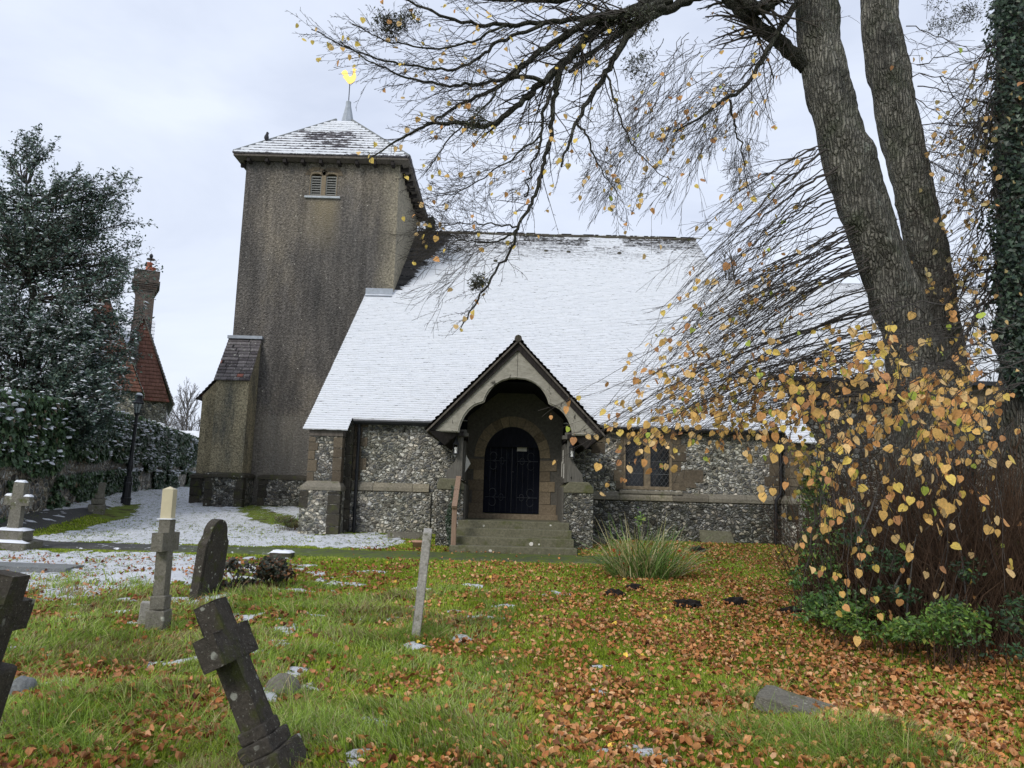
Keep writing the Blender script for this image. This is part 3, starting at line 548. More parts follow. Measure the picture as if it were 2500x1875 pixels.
nw = g.obj('nave_wall', M['flint'], church)
sb, st_ = xz(1100, 1222, 18.95)[1]-.0, 0
zs_l = xz(960, 1190, 18.94)[1]; zs_r = xz(1650, 1215, 18.94)[1]
for (a, b) in ((-3.84, -1.95), (1.9, 6.6)):
    z = (zs_l if a < 0 else zs_r); g = G(); x = a
    while x < b:
        w = random.uniform(.5, 1.1); x2 = min(b, x+w)
        g.add([(x+.003, Y0-.005, z-.11), (x2-.003, Y0-.005, z-.11), (x2-.003, Y0-.075, z-.09), (x+.003, Y0-.075, z-.09), (x+.003, Y0-.075, z+.0), (x2-.003, Y0-.075, z+.0), (x2-.003, Y0-.005, z+.11), (x+.003, Y0-.005, z+.11)], [(0, 1, 2, 3), (3, 2, 5, 4), (4, 5, 6, 7), (0, 3, 4, 7), (1, 6, 5, 2)]); x = x2
    g.obj('string_course', M['string'], church, bevel=.006)
# wall base stands a little proud below the string course
for (a, b, z) in ((-3.86, -1.9, zs_l), (1.95, 6.62, zs_r)):
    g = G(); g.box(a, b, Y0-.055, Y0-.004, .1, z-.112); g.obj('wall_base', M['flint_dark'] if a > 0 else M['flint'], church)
g = G(); blocks_col(g, -3.89, -3.66, Y0-.014, Y0+.02, 1.8, 3.25, alt=.14, side=1); blocks_col(g, 6.38, 6.62, Y0-.014, Y0+.02, 1.7, 3.25, alt=.12, side=-1)
for (x, z, w, h) in ((fx1+.02, 1.98, .52, .30), (fx1-.05, 1.84, .42, .14), (1.86, 2.9, .5, .3), (2.0, 2.62, .34, .26)): g.box(x, x+w, Y0-.013, Y0+.02, z, z+h, .004)
g.obj('quoin_stones', M['quoin'], church, bevel=.006)
# two-light window
g = G(); lcx1, lw1 = (L1[0][0]+L1[1][0])/2, L1[1][0]-L1[0][0]; lcx2, lw2 = (L2[0][0]+L2[1][0])/2, L2[1][0]-L2[0][0]; zsp = L1[1][1]; zb_ = L1[0][1]; ht = xz(1550, 1066, Y0)[1]-zsp
g.wallY([(wl0+.003, fz0+.003), (wl1-.003, fz0+.003), (wl1-.003, fz1-.003), (wl0+.003, fz1-.003)], [lancet(lcx1, lw1, zb_, zsp, ht, 1), lancet(lcx2, lw2, zb_, zsp, ht, 1)], Y0-.0, Y0+.14)
win = g.obj('window', M['ashlar'], church, bevel=.008)
g = G(); z = fz0
while z < fz1-.05:
    h = min(random.uniform(.18, .3), fz1-z); e = random.choice((0, .1, .16)); g.box(fx0-e, wl0, Y0-.016, Y0+.02, z+.004, z+h-.004, .003); e = random.choice((0, .08, .2)); g.box(wl1, fx1+e*.6, Y0-.016, Y0+.02, z+.004, z+h-.004, .003); z += h
g.box(fx0, fx1, Y0-.016, Y0+.02, fz1+.003, 3.32)
g.obj('window_surround', M['quoin'], win, bevel=.006)
g = G(); g.add([(fx0-.02, Y0-.07, fz0-.1), (fx1+.02, Y0-.07, fz0-.1), (fx1+.02, Y0-.07, fz0-.04), (fx0-.02, Y0-.07, fz0-.04), (fx0-.02, Y0+.05, fz0-.1), (fx1+.02, Y0+.05, fz0-.1), (fx1+.02, Y0+.05, fz0), (fx0-.02, Y0+.05, fz0)], [(0, 1, 2, 3), (3, 2, 6, 7), (0, 3, 7, 4), (1, 5, 6, 2)]); g.obj('window_sill', M['string'], win)
for lc, lw_ in ((lcx1, lw1), (lcx2, lw2)):
    g = G(); g.box(lc-lw_/2-.02, lc+lw_/2+.02, Y0+.10, Y0+.108, zb_-.02, zsp+ht+.02); pn = g.obj('pane', M['glass'], win)
    g = G(); hx = lw_/2; dx, dz = .115, .18
    for sgn in (1, -1):
        for k in range(-14, 15):
            x0_ = lc+k*dx; seg = []
            # clip line z = zb + sgn*(x-x0)*dz/dx*1.0
            m_ = sgn*dz/dx*.86; xs = [lc-hx, lc+hx]; zz = [zb_+m_*(x-x0_) for x in xs]; lo, hi = zb_, zsp+ht*.75
            def cl(za, xa, zb2, xb):
                out = []
                for (zq, xq) in ((za, xa), (zb2, xb)):
                    if zq < lo: xq = xa+(lo-za)*(xb-xa)/(zb2-za); zq = lo
                    elif zq > hi: xq = xa+(hi-za)*(xb-xa)/(zb2-za); zq = hi
                    out.append((xq, zq))
                return out
            if max(zz) <= lo or min(zz) >= hi: continue
            (xa, za), (xb, zb3) = cl(zz[0], xs[0], zz[1], xs[1]); g.tube([(xa, Y0+.097, za), (xb, Y0+.097, zb3)], .0045, 4)
    for fz in (.33, .66): z = zb_+(zsp-zb_)*fz; g.box(lc-hx, lc+hx, Y0+.085, Y0+.093, z-.008, z+.008)
    g.obj('lead_lattice', M['cames'], pn)
# corner buttresses under the roof sprockets
def corner_buttress(x0, x1, y, z0, zo, zt, parent=church, right=False):
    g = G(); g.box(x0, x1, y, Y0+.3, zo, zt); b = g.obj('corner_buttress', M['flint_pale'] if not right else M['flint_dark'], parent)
    g = G(); blocks_col(g, x0-.012, x0+.15, y-.014, y+.3, zo+.1, zt-.22, (.2, .3), .06, 1); blocks_col(g, x1-.2, x1+.012, y-.014, y+.3, zo+.1, zt-.22, (.2, .32), -.06, 0)
    g.obj('buttress_quoins', M['quoin'], b, bevel=.006)
    g = G(); g.box(x0-.02, x1+.02, y-.02, y+.4, zt-.20, zt-.02); g.obj('buttress_cap', M['fascia'], b, bevel=.01)
    g = G(); g.box(x0-.09, x1+.06, y-.2, Y0+.2, z0, zo-.08); bb = g.obj('buttress_base', M['flint'], b)
    g = G(); blocks_col(g, x1-.22, x1+.075, y-.215, y, z0, zo-.1, (.2, .3), .0, 0); blocks_col(g, x0-.105, x0+.1, y-.215, y, zo-.5, zo-.1, (.2, .25), .0, 0); g.obj('buttress_base_quoins', M['blackstone'], bb, bevel=.008)
    g = G(); g.add([(x0-.11, y-.22, zo-.09), (x1+.08, y-.22, zo-.09), (x1+.08, Y0, zo-.09), (x0-.11, Y0, zo-.09), (x0-.11, y-.22, zo), (x1+.08, y-.22, zo), (x1+.08, Y0, zo), (x0-.11, Y0, zo), (x0+.02, y, zo+.14), (x1-.02, y, zo+.14), (x1-.02, Y0, zo+.14), (x0+.02, Y0, zo+.14)], [(0, 1, 5, 4), (1, 2, 6, 5), (3, 0, 4, 7), (4, 5, 9, 8), (5, 6, 10, 9), (7, 4, 8, 11), (0, 3, 2, 1)])
    g.obj('buttress_offset', M['string'], b, bevel=.012); return b
corner_buttress(-4.8, -4.02, 18.42, .2, 1.62, 3.02)
g = G(); g.box(-4.02, -3.85, 18.75, Y0, .2, 3.2); g.obj('wall_return', M['flint_dark'], church); g = G(); blocks_col(g, -3.99, -3.83, 18.735, 18.8, .6, 3.1, (.22, .3), 0, 0); g.obj('return_quoins', M['blackstone'], church, bevel=.006)
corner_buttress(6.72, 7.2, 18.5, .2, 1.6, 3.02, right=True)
# gutters, eaves and downpipes
for a, b in ((-3.86, -1.62), (1.62, 6.62)):
    g = G(); g.tube([(a, 18.80, 3.24), (b, 18.80, 3.24)], .055, 8); g.box(a, b, 18.86, 18.97, 3.17, 3.29); gu = g.obj('gutter', M['iron'], church)
    n = 90; xs = np.linspace(a, b, n); g = G(); hs = [.02+.05*float(fbm(x*4, 0, 5)) if float(fbm(x*.9, 1, 6)) > .36 else -.01 for x in xs]
    for i in range(n-1): g.add([(xs[i], 18.755, 3.265), (xs[i+1], 18.755, 3.265), (xs[i+1], 18.81, 3.275+hs[i+1]), (xs[i], 18.81, 3.275+hs[i]), (xs[i], 18.85, 3.27), (xs[i+1], 18.85, 3.27)], [(0, 1, 2, 3), (3, 2, 5, 4)])
    g.obj('gutter_snow', M['snow'], gu)
for x, yy, zb2 in ((-3.72, 18.88, .5), (6.62, 18.86, .4)):
    g = G(); g.tube([(x, yy-.05, 3.22), (x, yy, 3.08), (x, yy, 2.0)] + ([(x, yy, zb2)] if x < 0 else [(x-.02, yy, 1.75), (x-.16, yy-.08, 1.6), (x-.2, yy-.08, zb2)]), .042, 8)
    for z in (2.9, 2.0, 1.1): g.lathe((x if (x < 0 or z > 1.5) else x-.18, yy if (x < 0 or z > 1.5) else yy-.08, z), [(0, .055), (.07, .055)], 8)
    g.obj('downpipe', M['iron'], church)
# ---- chancel to the east
g = G(); g.box(7.2, 16.5, 21.0, 21.6, .1, 4.95); g.box(16.0, 16.5, 21.6, 32, .1, 4.95); g.box(7.2, 16.5, 31.5, 32, .1, 4.95); cw = g.obj('chancel_wall', M['chancel'], church)
g = G(); blocks_col(g, 7.45, 7.75, 20.985, 21.02, .4, 4.6, (.25, .35), .12, 1); z = 4.0
for i in range(24): x = 7.2+i*.38; g.box(x, x+.372, 20.98, 21.02, 4.35+.0, 4.62, .003); g.box(x+.15, x+.52, 20.98, 21.02, 4.625, 4.90, .003); 
g.obj('chancel_quoins', M['quoin'], cw, bevel=.006)
course_roof('chancel_roof', (7.15, 20.8, 4.95), (16.8, 20.8, 4.95), (16.8, 26.5, 9.3), (7.15, 26.5, 9.3), 66, .02, M['snowtile'], church, lambda p, v, i: .9-.25*np.clip((p[:, 1]-25.6), 0, 1)+(fbm(p[:, 0], p[:, 1], 8)-.5)*.2, .17, .1)
g = G(); g.add([(7.15, 26.5, 9.32), (16.8, 26.5, 9.32), (16.8, 32.2, 4.95), (7.15, 32.2, 4.95)], [(0, 1, 2, 3)]); g.add([(16.45, 21, 4.9), (16.45, 26.5, 9.2), (16.45, 32, 4.9)], [(0, 1, 2)]); g.obj('chancel_north_roof', M['snowtile'], church)
g = G(); g.box(7.15, 16.8, 20.72, 20.8, 4.86, 4.98); g.obj('chancel_gutter', M['iron'], church)
# ---- porch (front frame at Y 16.7)
PC = float(P(1262, 950, 16.7)[0]); PB = 2.865; PY = 16.7
def pz(x, h): return (PC+x, PB+h)
inner = [(1.23, 0), (1.215, .1), (1.18, .22), (1.12, .35), (1.04, .47), (.94, .565), (.84, .62), (.74, .655), (.70, .68), (.685, .74), (.65, .83), (.59, .93), (.52, 1.02), (.42, 1.10), (.33, 1.15), (.18, 1.20), (0, 1.215)]
for sg in (1, -1):
    g = G(); out = [(1.72, 0), (1.76, .03), (0.004, 1.84)]; poly = [(x*sg, h) for x, h in inner[:-1]+[(.004, 1.215)]]+[(x*sg, h) for x, h in out[::-1]]
    g.wallY([pz(*p) for p in poly], [], PY, PY+.07); bb = g.obj('bargeboard', M['bargewood'], church, bevel=.004)
    g = G(); pts = [pz(x*sg*1.0, h) for x, h in inner]; g.tube([(x+sg*.03*(k < 12), PY-.012, z+.03) for k, (x, z) in enumerate(pts)], .016, 5); g.tube([(PC+sg*1.25, PY-.012, PB+.03), (PC+sg*1.74, PY-.012, PB+.03)], .014, 5); g.obj('carved_edge', M['bargewood'], bb)
    # dark verge board above the bargeboard
    q = [(1.76*sg, .03), (1.90*sg, .02), (0, 2.02), (0, 1.84)]; g = G(); g.wallY([pz(*p) for p in q], [], PY-.05, PY+.10); g.obj('verge_board', M['darkwood'], church)
    # roof deck and tiles
    a0 = np.array([PC+sg*1.93, PY-.12, PB+.02]); top = np.array([PC, PY-.12, PB+2.06]); back = np.array([0, 4.5, 0])
    g = G(); nn = .05; g.add([a0, a0+back, top+back, top, a0-[0, 0, nn], a0+back-[0, 0, nn], top+back-[0, 0, nn], top-[0, 0, nn]], [(0, 1, 2, 3), (4, 7, 6, 5), (0, 4, 5, 1), (3, 2, 6, 7), (0, 3, 7, 4), (1, 5, 6, 2)])
    pr = g.obj('porch_roof', M['fascia'], church); up_ = np.array([sg*.02, 0, .025])
    if sg < 0: course_roof('porch_tiles', a0+back+up_, a0+up_, top+up_, top+back+up_, 26, .03, M['porchtile'], pr, None, .17, .05, .8, .05)
    else: course_roof('porch_tiles', a0+up_, a0+back+up_, top+back+up_, top+up_, 26, .03, M['porchtile'], pr, None, .17, .05, .8, .05)
    # eaves soffit return under board end
    g = G(); g.add([(PC+sg*1.9, PY-.1, PB+.02), (PC+sg*1.9, PY+2.2, PB+.02), (PC+sg*1.55, PY+2.2, PB-.28), (PC+sg*1.55, PY+.12, PB-.28), (PC+sg*1.25, PY+.12, PB-.02), (PC+sg*1.25, PY+2.2, PB-.02)], [(0, 1, 2, 3), (3, 2, 5, 4), (0, 3, 4)]); g.obj('eaves_soffit', M['darkwood'], church)
g = G()
for i in range(14): g.tube([(PC, PY-.14+i*.31, PB+2.09), (PC, PY-.14+i*.31+.30, PB+2.09)], random.uniform(.075, .085), 8)
g.obj('porch_ridge_tiles', M['porchtile'] and M['grave_dark'], church)
# posts with flared feet, brackets
for sg in (1, -1):
    xc = PC+sg*1.20; zc0 = 1.86
    prof = [(0, 0), (0, .98), (.13, .98), (.13, .5), (.17, .38), (.25, .28), (.34, .17), (.36, .0)]
    g = G(); g.wallY([(xc+sg*(x-.05), zc0+z*1.02) for x, z in prof], [], 17.0, 17.14); pst = g.obj('porch_post', M['postwood'], church, bevel=.008)
    g = G(); g.box(xc-.11*sg-.05, xc-.11*sg+.05, 16.96, 17.18, 2.80, 2.88); g.box(xc-.10, xc+.12, 16.98, 17.16, 2.86, 2.95); g.obj('post_bracket', M['postwood'], pst)
    g = G(); g.box(xc-.06, xc+.06, 16.85, 18.74, 2.80, 2.90); g.obj('wall_plate', M['darkwood'], church)
    # flint side plinth with stone cap
    xi = xz(1376 if sg > 0 else 1130, 1250, 16.95)[0]; xo = xz(1447 if sg > 0 else 1062, 1330, 16.95)[0]; xa, xb = min(xi, xo), max(xi, xo)
    g = G(); g.box(xa, xb, 16.95, 18.99, .2, 1.62); pp = g.obj('porch_side_wall', M['flint_pale'], church)
    ci = xz(1391 if sg > 0 else 1118, 1190, 16.95)[0]; c_o = xz(1437 if sg > 0 else 1072, 1190, 16.95)[0]; ca, cb = min(ci, c_o), max(ci, c_o)
    g = G(); y0, y1 = 16.93, 18.98; zz = (1.625, 1.74, 1.87); g.add([(xa-.01, y0, zz[0]), (xb+.01, y0, zz[0]), (xb+.01, y0, zz[1]), (cb, y0, zz[2]), (ca, y0, zz[2]), (xa-.01, y0, zz[1])]+[(xa-.01, y1, zz[0]), (xb+.01, y1, zz[0]), (xb+.01, y1, zz[1]), (cb, y1, zz[2]), (ca, y1, zz[2]), (xa-.01, y1, zz[1])], [(0, 1, 2, 3, 4, 5), (11, 10, 9, 8, 7, 6)]+[(i, i+6, (i+1) % 6+6, (i+1) % 6) for i in range(6)]); g.obj('side_wall_cap', M['step'], pp, bevel=.02)
    g = G(); xs_ = xi-.004*sg; g.box(min(xs_, xs_+.03*sg*-1), max(xs_, xs_-.03*sg), 17.0, 18.74, .95, 1.75); g.obj('inner_facing', M['ashlar_plain'], pp)
    g = G(); g.box(xc-.025+.02*sg, xc+.025+.02*sg, 17.2, 18.74, 1.88, 2.80); g.obj('side_boarding', M['darkwood'], church)
# porch ceiling and back wall
hx = 1.15; hz = 3.42; tx = .44; tzz = 4.02
HEX = [(PC-hx-.02, .9), (PC+hx+.02, .9), (PC+hx+.02, hz), (PC+tx, tzz), (PC-tx, tzz), (PC-hx-.02, hz)]
g = G(); g.wallY(HEX, [[(dcx-dw/2, .92)]+[(dcx+(x-dcx)*.995, z) for x, z in door_out[::-1]][0:-2][::1]+[(dcx+dw/2, .92)]] if False else [door_out], 18.74, 18.80); bwk = g.obj('porch_back_wall', M['ashlar_plain'], church)
g = G(); n = 13
so = lambda k, r: (dcx+(dw/2+r)*math.cos(math.pi*k/n), dzs+(dzt-dzs+r)*math.sin(math.pi*k/n))
for k in range(n):
    q = [so(k+.02, .012), so(k+.98, .012), so(k+.98, .26), so(k+.02, .26)]; g.wallY(q, [], 18.725, 18.76)
for sg in (1, -1):
    z = dz0-.05; k = 0
    for h in (.27, .30, .25, .25, .26):
        if z+h > dzs+.02: h = dzs-z
        if h < .05: break
        w = (.42, .28, .38, .26, .42)[k]; x0_, x1_ = dcx+sg*(dw/2+.012), dcx+sg*(dw/2+w); g.box(min(x0_, x1_), max(x0_, x1_), 18.72, 18.76, z+.004, z+h-.004); z += h; k += 1
g.obj('door_surround', M['ashlar'], church, bevel=.005)
g = G()
for (xa, za, xb, zb4) in ((-1.86, 2.9, -hx, hz), (-hx, hz, -tx, tzz), (-tx, tzz, tx, tzz), (tx, tzz, hx, hz), (hx, hz, 1.86, 2.9)):
    g.add([(PC+xa, PY+.14, za), (PC+xb, PY+.14, zb4), (PC+xb, 18.79, zb4), (PC+xa, 18.79, za)], [(0, 1, 2, 3)])
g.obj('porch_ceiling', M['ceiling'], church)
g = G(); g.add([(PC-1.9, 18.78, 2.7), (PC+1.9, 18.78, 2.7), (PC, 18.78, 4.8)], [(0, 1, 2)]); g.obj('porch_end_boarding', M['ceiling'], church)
# door with iron scroll hinges
g = G(); g.wallY([(dcx+(x-dcx)*1.03, z+.01) for x, z in door_out], [], 18.93, 18.99); dr = g.obj('door', M['door'], church)
g = G(); g.box(dcx-.006, dcx+.006, 18.922, 18.93, dz0, dzt-.05)
for i in range(-4, 5):
    if i: x = dcx+i*dw/10; g.box(x-.003, x+.003, 18.926, 18.93, dz0, dzs+(dzt-dzs)*math.sqrt(max(0, 1-(i/5.)**2))*.95)
g.obj('door_joints', M['iron'], dr)
for sg in (1, -1):
    for zc4 in (dz0+.37, dz0+1.25):
        g = G(); e = dcx+sg*dw/2*.96; f = lambda t, z: (e-sg*t, 18.918, zc4+z); g.tube([f(0, 0), f(.5, 0)], .009, 5)
        for s2 in (1, -1):
            g.tube([f(.18, 0)]+[f(.18+.085*math.sin(a)-.0, s2*(.10+.095*(1-math.cos(a)) if False else .11-.10*math.cos(a))) for a in np.linspace(.1, 4.4, 14)], .008, 5)
            g.tube([f(.34, 0)]+[f(.34+.05*(1-math.cos(a)), s2*(.06*math.sin(a)+.02)) for a in np.linspace(0, 3.4, 8)], .007, 5)
        g.obj('strap_hinge', M['hinge'], dr)
g = G(); g.lathe((dcx+.03, 18.92, dz0+.98), [(0, .02), (.025, .02)], 8); g.obj('door_handle', M['hinge'], dr)
# steps
g = G(); zf = .99; x0_, x1_ = xz(1118, 1270, 16.9)[0], xz(1390, 1274, 16.9)[0]
for k, (dx, y, z0_, z1_) in enumerate(((.10, 15.98, .1, .50), (.055, 16.28, .1, .665), (.03, 16.58, .1, .83), (0, 16.88, .1, .985))):
    g.box(x0_-dx, x1_+dx, y, 17.3 if k == 3 else y+.34, z0_, z1_)
stp = g.obj('entrance_steps', M['step'], church, bevel=.016)
g = G(); g.box(x0_+.05, x1_-.05, 17.3, 18.75, .2, .983); g.obj('porch_floor', M['step'], church)
g = G(); g.box(dcx-1.1, dcx+1.12, 18.5, 18.74, .9, 1.10); g.obj('threshold', M['ashlar'], church, bevel=.01)
g = G()
for (u, v, r) in ((1297, 1328, .045), (1197, 1345, .035), (1346, 1284, .02), (1316, 1329, .02)):
    x, z = xz(u, v, 16.28 if v < 1335 else 15.98); y = (16.274 if v < 1335 else 15.974) if v > 1300 else 16.57; g.add([(x+r*math.cos(a)*random.uniform(.8, 1.1), y, z+r*.9*math.sin(a)) for a in np.arange(12)*math.pi/6], [tuple(range(12))])
g.obj('step_lichen', M['paper'], stp)
#==PART3==
# ================================================================== GROUND
def axis(segs):
    out = []
    for a, b, st in segs: out.append(np.arange(a, b, st))
    return np.concatenate(out+[[segs[-1][1]]])
gx = axis([(-600, -60, 60), (-60, -20, 4), (-20, -14, .6), (-14, 9, .075), (9, 16, .5), (16, 60, 4), (60, 600, 60)])
gy = axis([(-40, 0, 4), (0, 3, .5), (3, 19, .075), (19, 29, .12), (29, 45, .8), (45, 100, 5), (100, 900, 80)])
GX, GY = np.meshgrid(gx, gy); Xf, Yf = GX.ravel(), GY.ravel(); S = snow_amount(Xf, Yf); 
Zf = gz(Xf, Yf)+np.clip(S, 0, 1)*(.012+.11*(fbm(Xf*6, Yf*6, 91, 3)-.42))
nX, nY = len(gx), len(gy); ii = (np.arange(nY-1)[:, None]*nX+np.arange(nX-1)[None, :]).ravel()
struct(npmesh('ground', np.stack([Xf, Yf, Zf], 1), np.stack([ii, ii+1, ii+nX+1, ii+nX], 1), M['ground'], smooth=True, attrs={'snow': S}))
def ribbon(name, pts, mat, lift=.045, res=.12):
    pts = smooth_path(np.array(pts, float), int(np.sum(np.linalg.norm(np.diff(np.array(pts)[:, :2], axis=0), axis=1))/res)); V = []; n = len(pts); m = 15
    for i, (x, y, wd) in enumerate(pts):
        t = pts[min(i+1, n-1), :2]-pts[max(i-1, 0), :2]; t /= np.linalg.norm(t); nn = np.array([-t[1], t[0]])
        for k in range(m):
            s_ = (k/(m-1)-.5)*(wd+.25*(float(fbm(i*.13, k//7, 14))-.5)); V.append((x+nn[0]*s_, y+nn[1]*s_, 0))
    V = np.array(V); edge = np.tile(np.abs(np.arange(m)/(m-1)-.5)*2, n); V[:, 2] = gz(V[:, 0], V[:, 1])+lift-.05*(edge > .99)
    ii = (np.arange(n-1)[:, None]*m+np.arange(m-1)[None]).ravel(); return struct(npmesh(name, V, np.stack([ii, ii+m, ii+m+1, ii+1], 1), mat, smooth=True))
ribbon('path', [(-12.0, 15.5, 1.0), (-9, 15.35, .85), (-5, 15.3, .95), (-2, 15.3, 1.15), (1, 15.35, 1.2), (2.6, 15.4, .9), (3.4, 15.5, .3)], M['path'], .03)
A_, B_, C_ = hit(-40, 1285), hit(90, 1268), hit(235, 1250)
ribbon('path', [(A_[0]-2.5, A_[1]-.6, 1.6), (A_[0], A_[1], 1.5), (B_[0], B_[1], 1.1), (C_[0]-.2, C_[1]+.2, .35), (C_[0]-.3, C_[1]+1.2, .2)], M['path2'], .03)
# ================================================================== MONUMENTS AND SMALL THINGS
def R3(yaw, lean_x=0, lean_y=0):      # turn about the vertical, then lean to the right (lean_x) and away (lean_y)
    return Matrix.Rotation(math.radians(lean_x), 3, 'Y')@Matrix.Rotation(math.radians(-lean_y), 3, 'X')@Matrix.Rotation(math.radians(yaw), 3, 'Z')
def xf(g, loc, R): loc = Vector(loc); g.v = [tuple(loc+R@Vector(v)) for v in g.v]; return g
def gp(u, v): h = hit(u, v); return (float(h[0]), float(h[1]), float(h[2]))
def cross_plate(g, w, h, span, zc, arm, t, base=0.):
    o = [(-w/2, -.3), (w/2, -.3), (w/2, zc-arm/2), (span/2, zc-arm/2), (span/2, zc+arm/2), (w/2, zc+arm/2), (w*.48, h), (-w*.48, h), (-w/2, zc+arm/2), (-span/2, zc+arm/2), (-span/2, zc-arm/2), (-w/2, zc-arm/2)]
    return g.wallY(o, [], -t/2, t/2)
# foreground leaning cross
L = gp(672, 1880); L = (L[0], L[1], L[2]); r_ = root('cross_gravestone', 'dark mossy stone cross leaning left in the foreground grass beside the round rock', 'gravestone', L)
Rg = R3(84, -27, 2); h = (P(528, 1480, L[1]-.05)[2]-L[2])/math.cos(math.radians(25))+.02
g = xf(cross_plate(G(), .15, h, .40, h*.735, .17, .12), L, Rg); g.obj('cross_shaft', M['grave_dark'], r_, bevel=.008, worn=.018)
g = xf(G().box(-.17, .17, -.12, .12, -.35, .10), L, Rg); g.obj('pedestal_tier', M['grave_dark'], r_, bevel=.012, worn=.026)
g = xf(G().box(-.135, .135, -.09, .09, .101, .18), L, Rg); g.obj('pedestal_tier', M['grave_dark'], r_, bevel=.012, worn=.022)
g = xf(G().box(-.10, .10, -.075, .075, .181, .25), L, Rg); g.obj('pedestal_tier', M['grave_dark'], r_, bevel=.012, worn=.022)
# cross cut by the left edge of the view
q = P(22, 1400, 3.55); Rg = R3(92, 11, 3); hh = 1.02; ax = Rg@Vector((0, 0, 1)); L = (q[0]-ax.x*hh, q[1]-ax.y*hh, q[2]-ax.z*hh); r_ = root('cross_gravestone', 'dark stone cross leaning right, nearest on the far left and only partly in view', 'gravestone', L)
xf(cross_plate(G(), .14, hh, .36, hh*.82, .13, .12), L, Rg).obj('cross_shaft', M['grave_dark'], r_, bevel=.01, worn=.010)
xf(G().box(-.14, .14, -.11, .11, -.5, .62), L, Rg).obj('pedestal_tier', M['grave_dark'], r_, bevel=.02, worn=.014)
# repaired cross with pale new top
L = gp(385, 1545); d = L[1]; r_ = root('cross_gravestone', 'lichened stone cross with a clean cream replacement top, left of the headstone', 'gravestone', L)
top = P(413, 1190, d); mid = P(392, 1268, d); Rg = R3(92, math.degrees(math.atan2(top[0]-L[0], top[2]-L[2])), 1); ht_ = float(top[2]-L[2]); hm = float(mid[2]-L[2]); za = float(P(395, 1322, d)[2]-L[2])
xf(cross_plate(G(), .14, hm, .42, za, .18, .11), L, Rg).obj('cross_shaft', M['grave_mid'], r_, bevel=.01, worn=.012)
xf(G().box(-.055, .055, -.055, .055, hm, ht_-.02).add([(-.055, -.055, ht_-.02), (.055, -.055, ht_-.02), (.055, .055, ht_-.02), (-.055, .055, ht_-.02), (0, 0, ht_+.012)], [(0, 1, 4), (1, 2, 4), (2, 3, 4), (3, 0, 4)]), L, Rg).obj('replacement_top', M['cream'], r_, bevel=.004)
xf(G().box(-.075, .075, -.075, .075, hm+.001, hm+.012), L, Rg).obj('snow_cap', M['snow'], r_)
xf(G().box(-.11, .11, -.09, .09, -.3, .22), L, Rg).obj('pedestal_tier', M['grave_mid'], r_, bevel=.015, worn=.02)
xf(G().box(-.09, .09, -.075, .075, .221, .36), L, Rg).obj('pedestal_tier', M['grave_mid'], r_, bevel=.015, worn=.02)
p = gp(352, 1530); g = G(); g.obox((p[0], p[1]+.02, p[2]+.1), .13, .13, .28, R3(20, 4)); tag(g.obj('stone_block', M['grave_pale'], origin=p, bevel=.01, worn=.01), 'small upright white lichened block at the foot of the repaired cross', 'stone block')
# pointed headstone
L = gp(500, 1458); r_ = root('headstone', 'dark grey headstone with shouldered round top seen obliquely, beside the ivy clumps', 'gravestone', L)
t = P(524, 1268, L[1]); h = float(t[2]-L[2])+.01; Rg = R3(84, 5, 0); w_ = .30
o = [(-w_, -.4), (w_, -.4), (w_, h*.60), (w_*1.0, h*.70), (w_*.86, h*.74), (w_*.74, h*.80)]+[(w_*.74*math.cos(a), h*.80+h*.20*math.sin(a)) for a in np.linspace(.25, math.pi-.25, 11)]+[(-w_*.74, h*.80), (-w_*.86, h*.74), (-w_, h*.70), (-w_, h*.60)]
hs = xf(G().wallY(o, [], -.055, .055), L, Rg).obj('headstone_slab', M['grave_dark'], r_, bevel=.012, worn=.006)
o2 = [(x*.86, z*.93 if z > 0 else .12) for x, z in o]; xf(G().wallY(o2, [], -.068, -.054), L, Rg).obj('inscription_panel', M['grave_mid'] if False else M['grave_dark'], r_, bevel=.01)
# thin leaning slab
L = gp(1016, 1550); t = P(1045, 1290, L[1]); h = float(t[2]-L[2]); Rg = R3(95, math.degrees(math.atan2(t[0]-L[0]+.0, h)), 1); r_ = root('headstone', 'thin lichen spotted slab leaning right, seen edge on in the grass before the steps', 'gravestone', L)
xf(G().wallY([(-.2, -.3), (.2, -.3), (.21, h*.97), (.1, h), (-.1, h), (-.21, h*.97)], [], -.042, .042), L, Rg).obj('headstone_slab', M['grave_pale'], r_, bevel=.008, worn=.008)
# far left frontal cross on two steps
L = gp(28, 1338); r_ = root('cross_gravestone', 'upright stone cross with snow on its arms and stepped base at left edge', 'gravestone', L)
k = (P(0, 1000, L[1])-P(100, 1000, L[1])); m_ = abs(k[0])/100; Rg = R3(8, 2, 0); b0 = float(P(30, 1293, L[1])[2]-L[2]); hh = float(P(35, 1177, L[1])[2]-L[2]); za = float(P(35, 1222, L[1])[2]-L[2])
xf(G().wallY([(-13*m_, b0-.05), (13*m_, b0-.05), (12*m_, za-11*m_), (28*m_, za-11*m_), (28*m_, za+11*m_), (12*m_, za+11*m_), (12*m_, hh), (-12*m_, hh), (-12*m_, za+11*m_), (-28*m_, za+11*m_), (-28*m_, za-11*m_), (-12*m_, za-11*m_)], [], -.08, .08), L, Rg).obj('cross_shaft', M['grave_mid'], r_, bevel=.012, worn=.022)
xf(G().box(-33*m_, 33*m_, -.22, .22, b0-.20, b0), L, Rg).obj('pedestal_tier', M['grave_mid'], r_, bevel=.02, worn=.02); xf(G().box(-50*m_, 50*m_, -.36, .36, -.2, b0-.205), L, Rg).obj('pedestal_tier', M['grave_mid'], r_, bevel=.02, worn=.02)
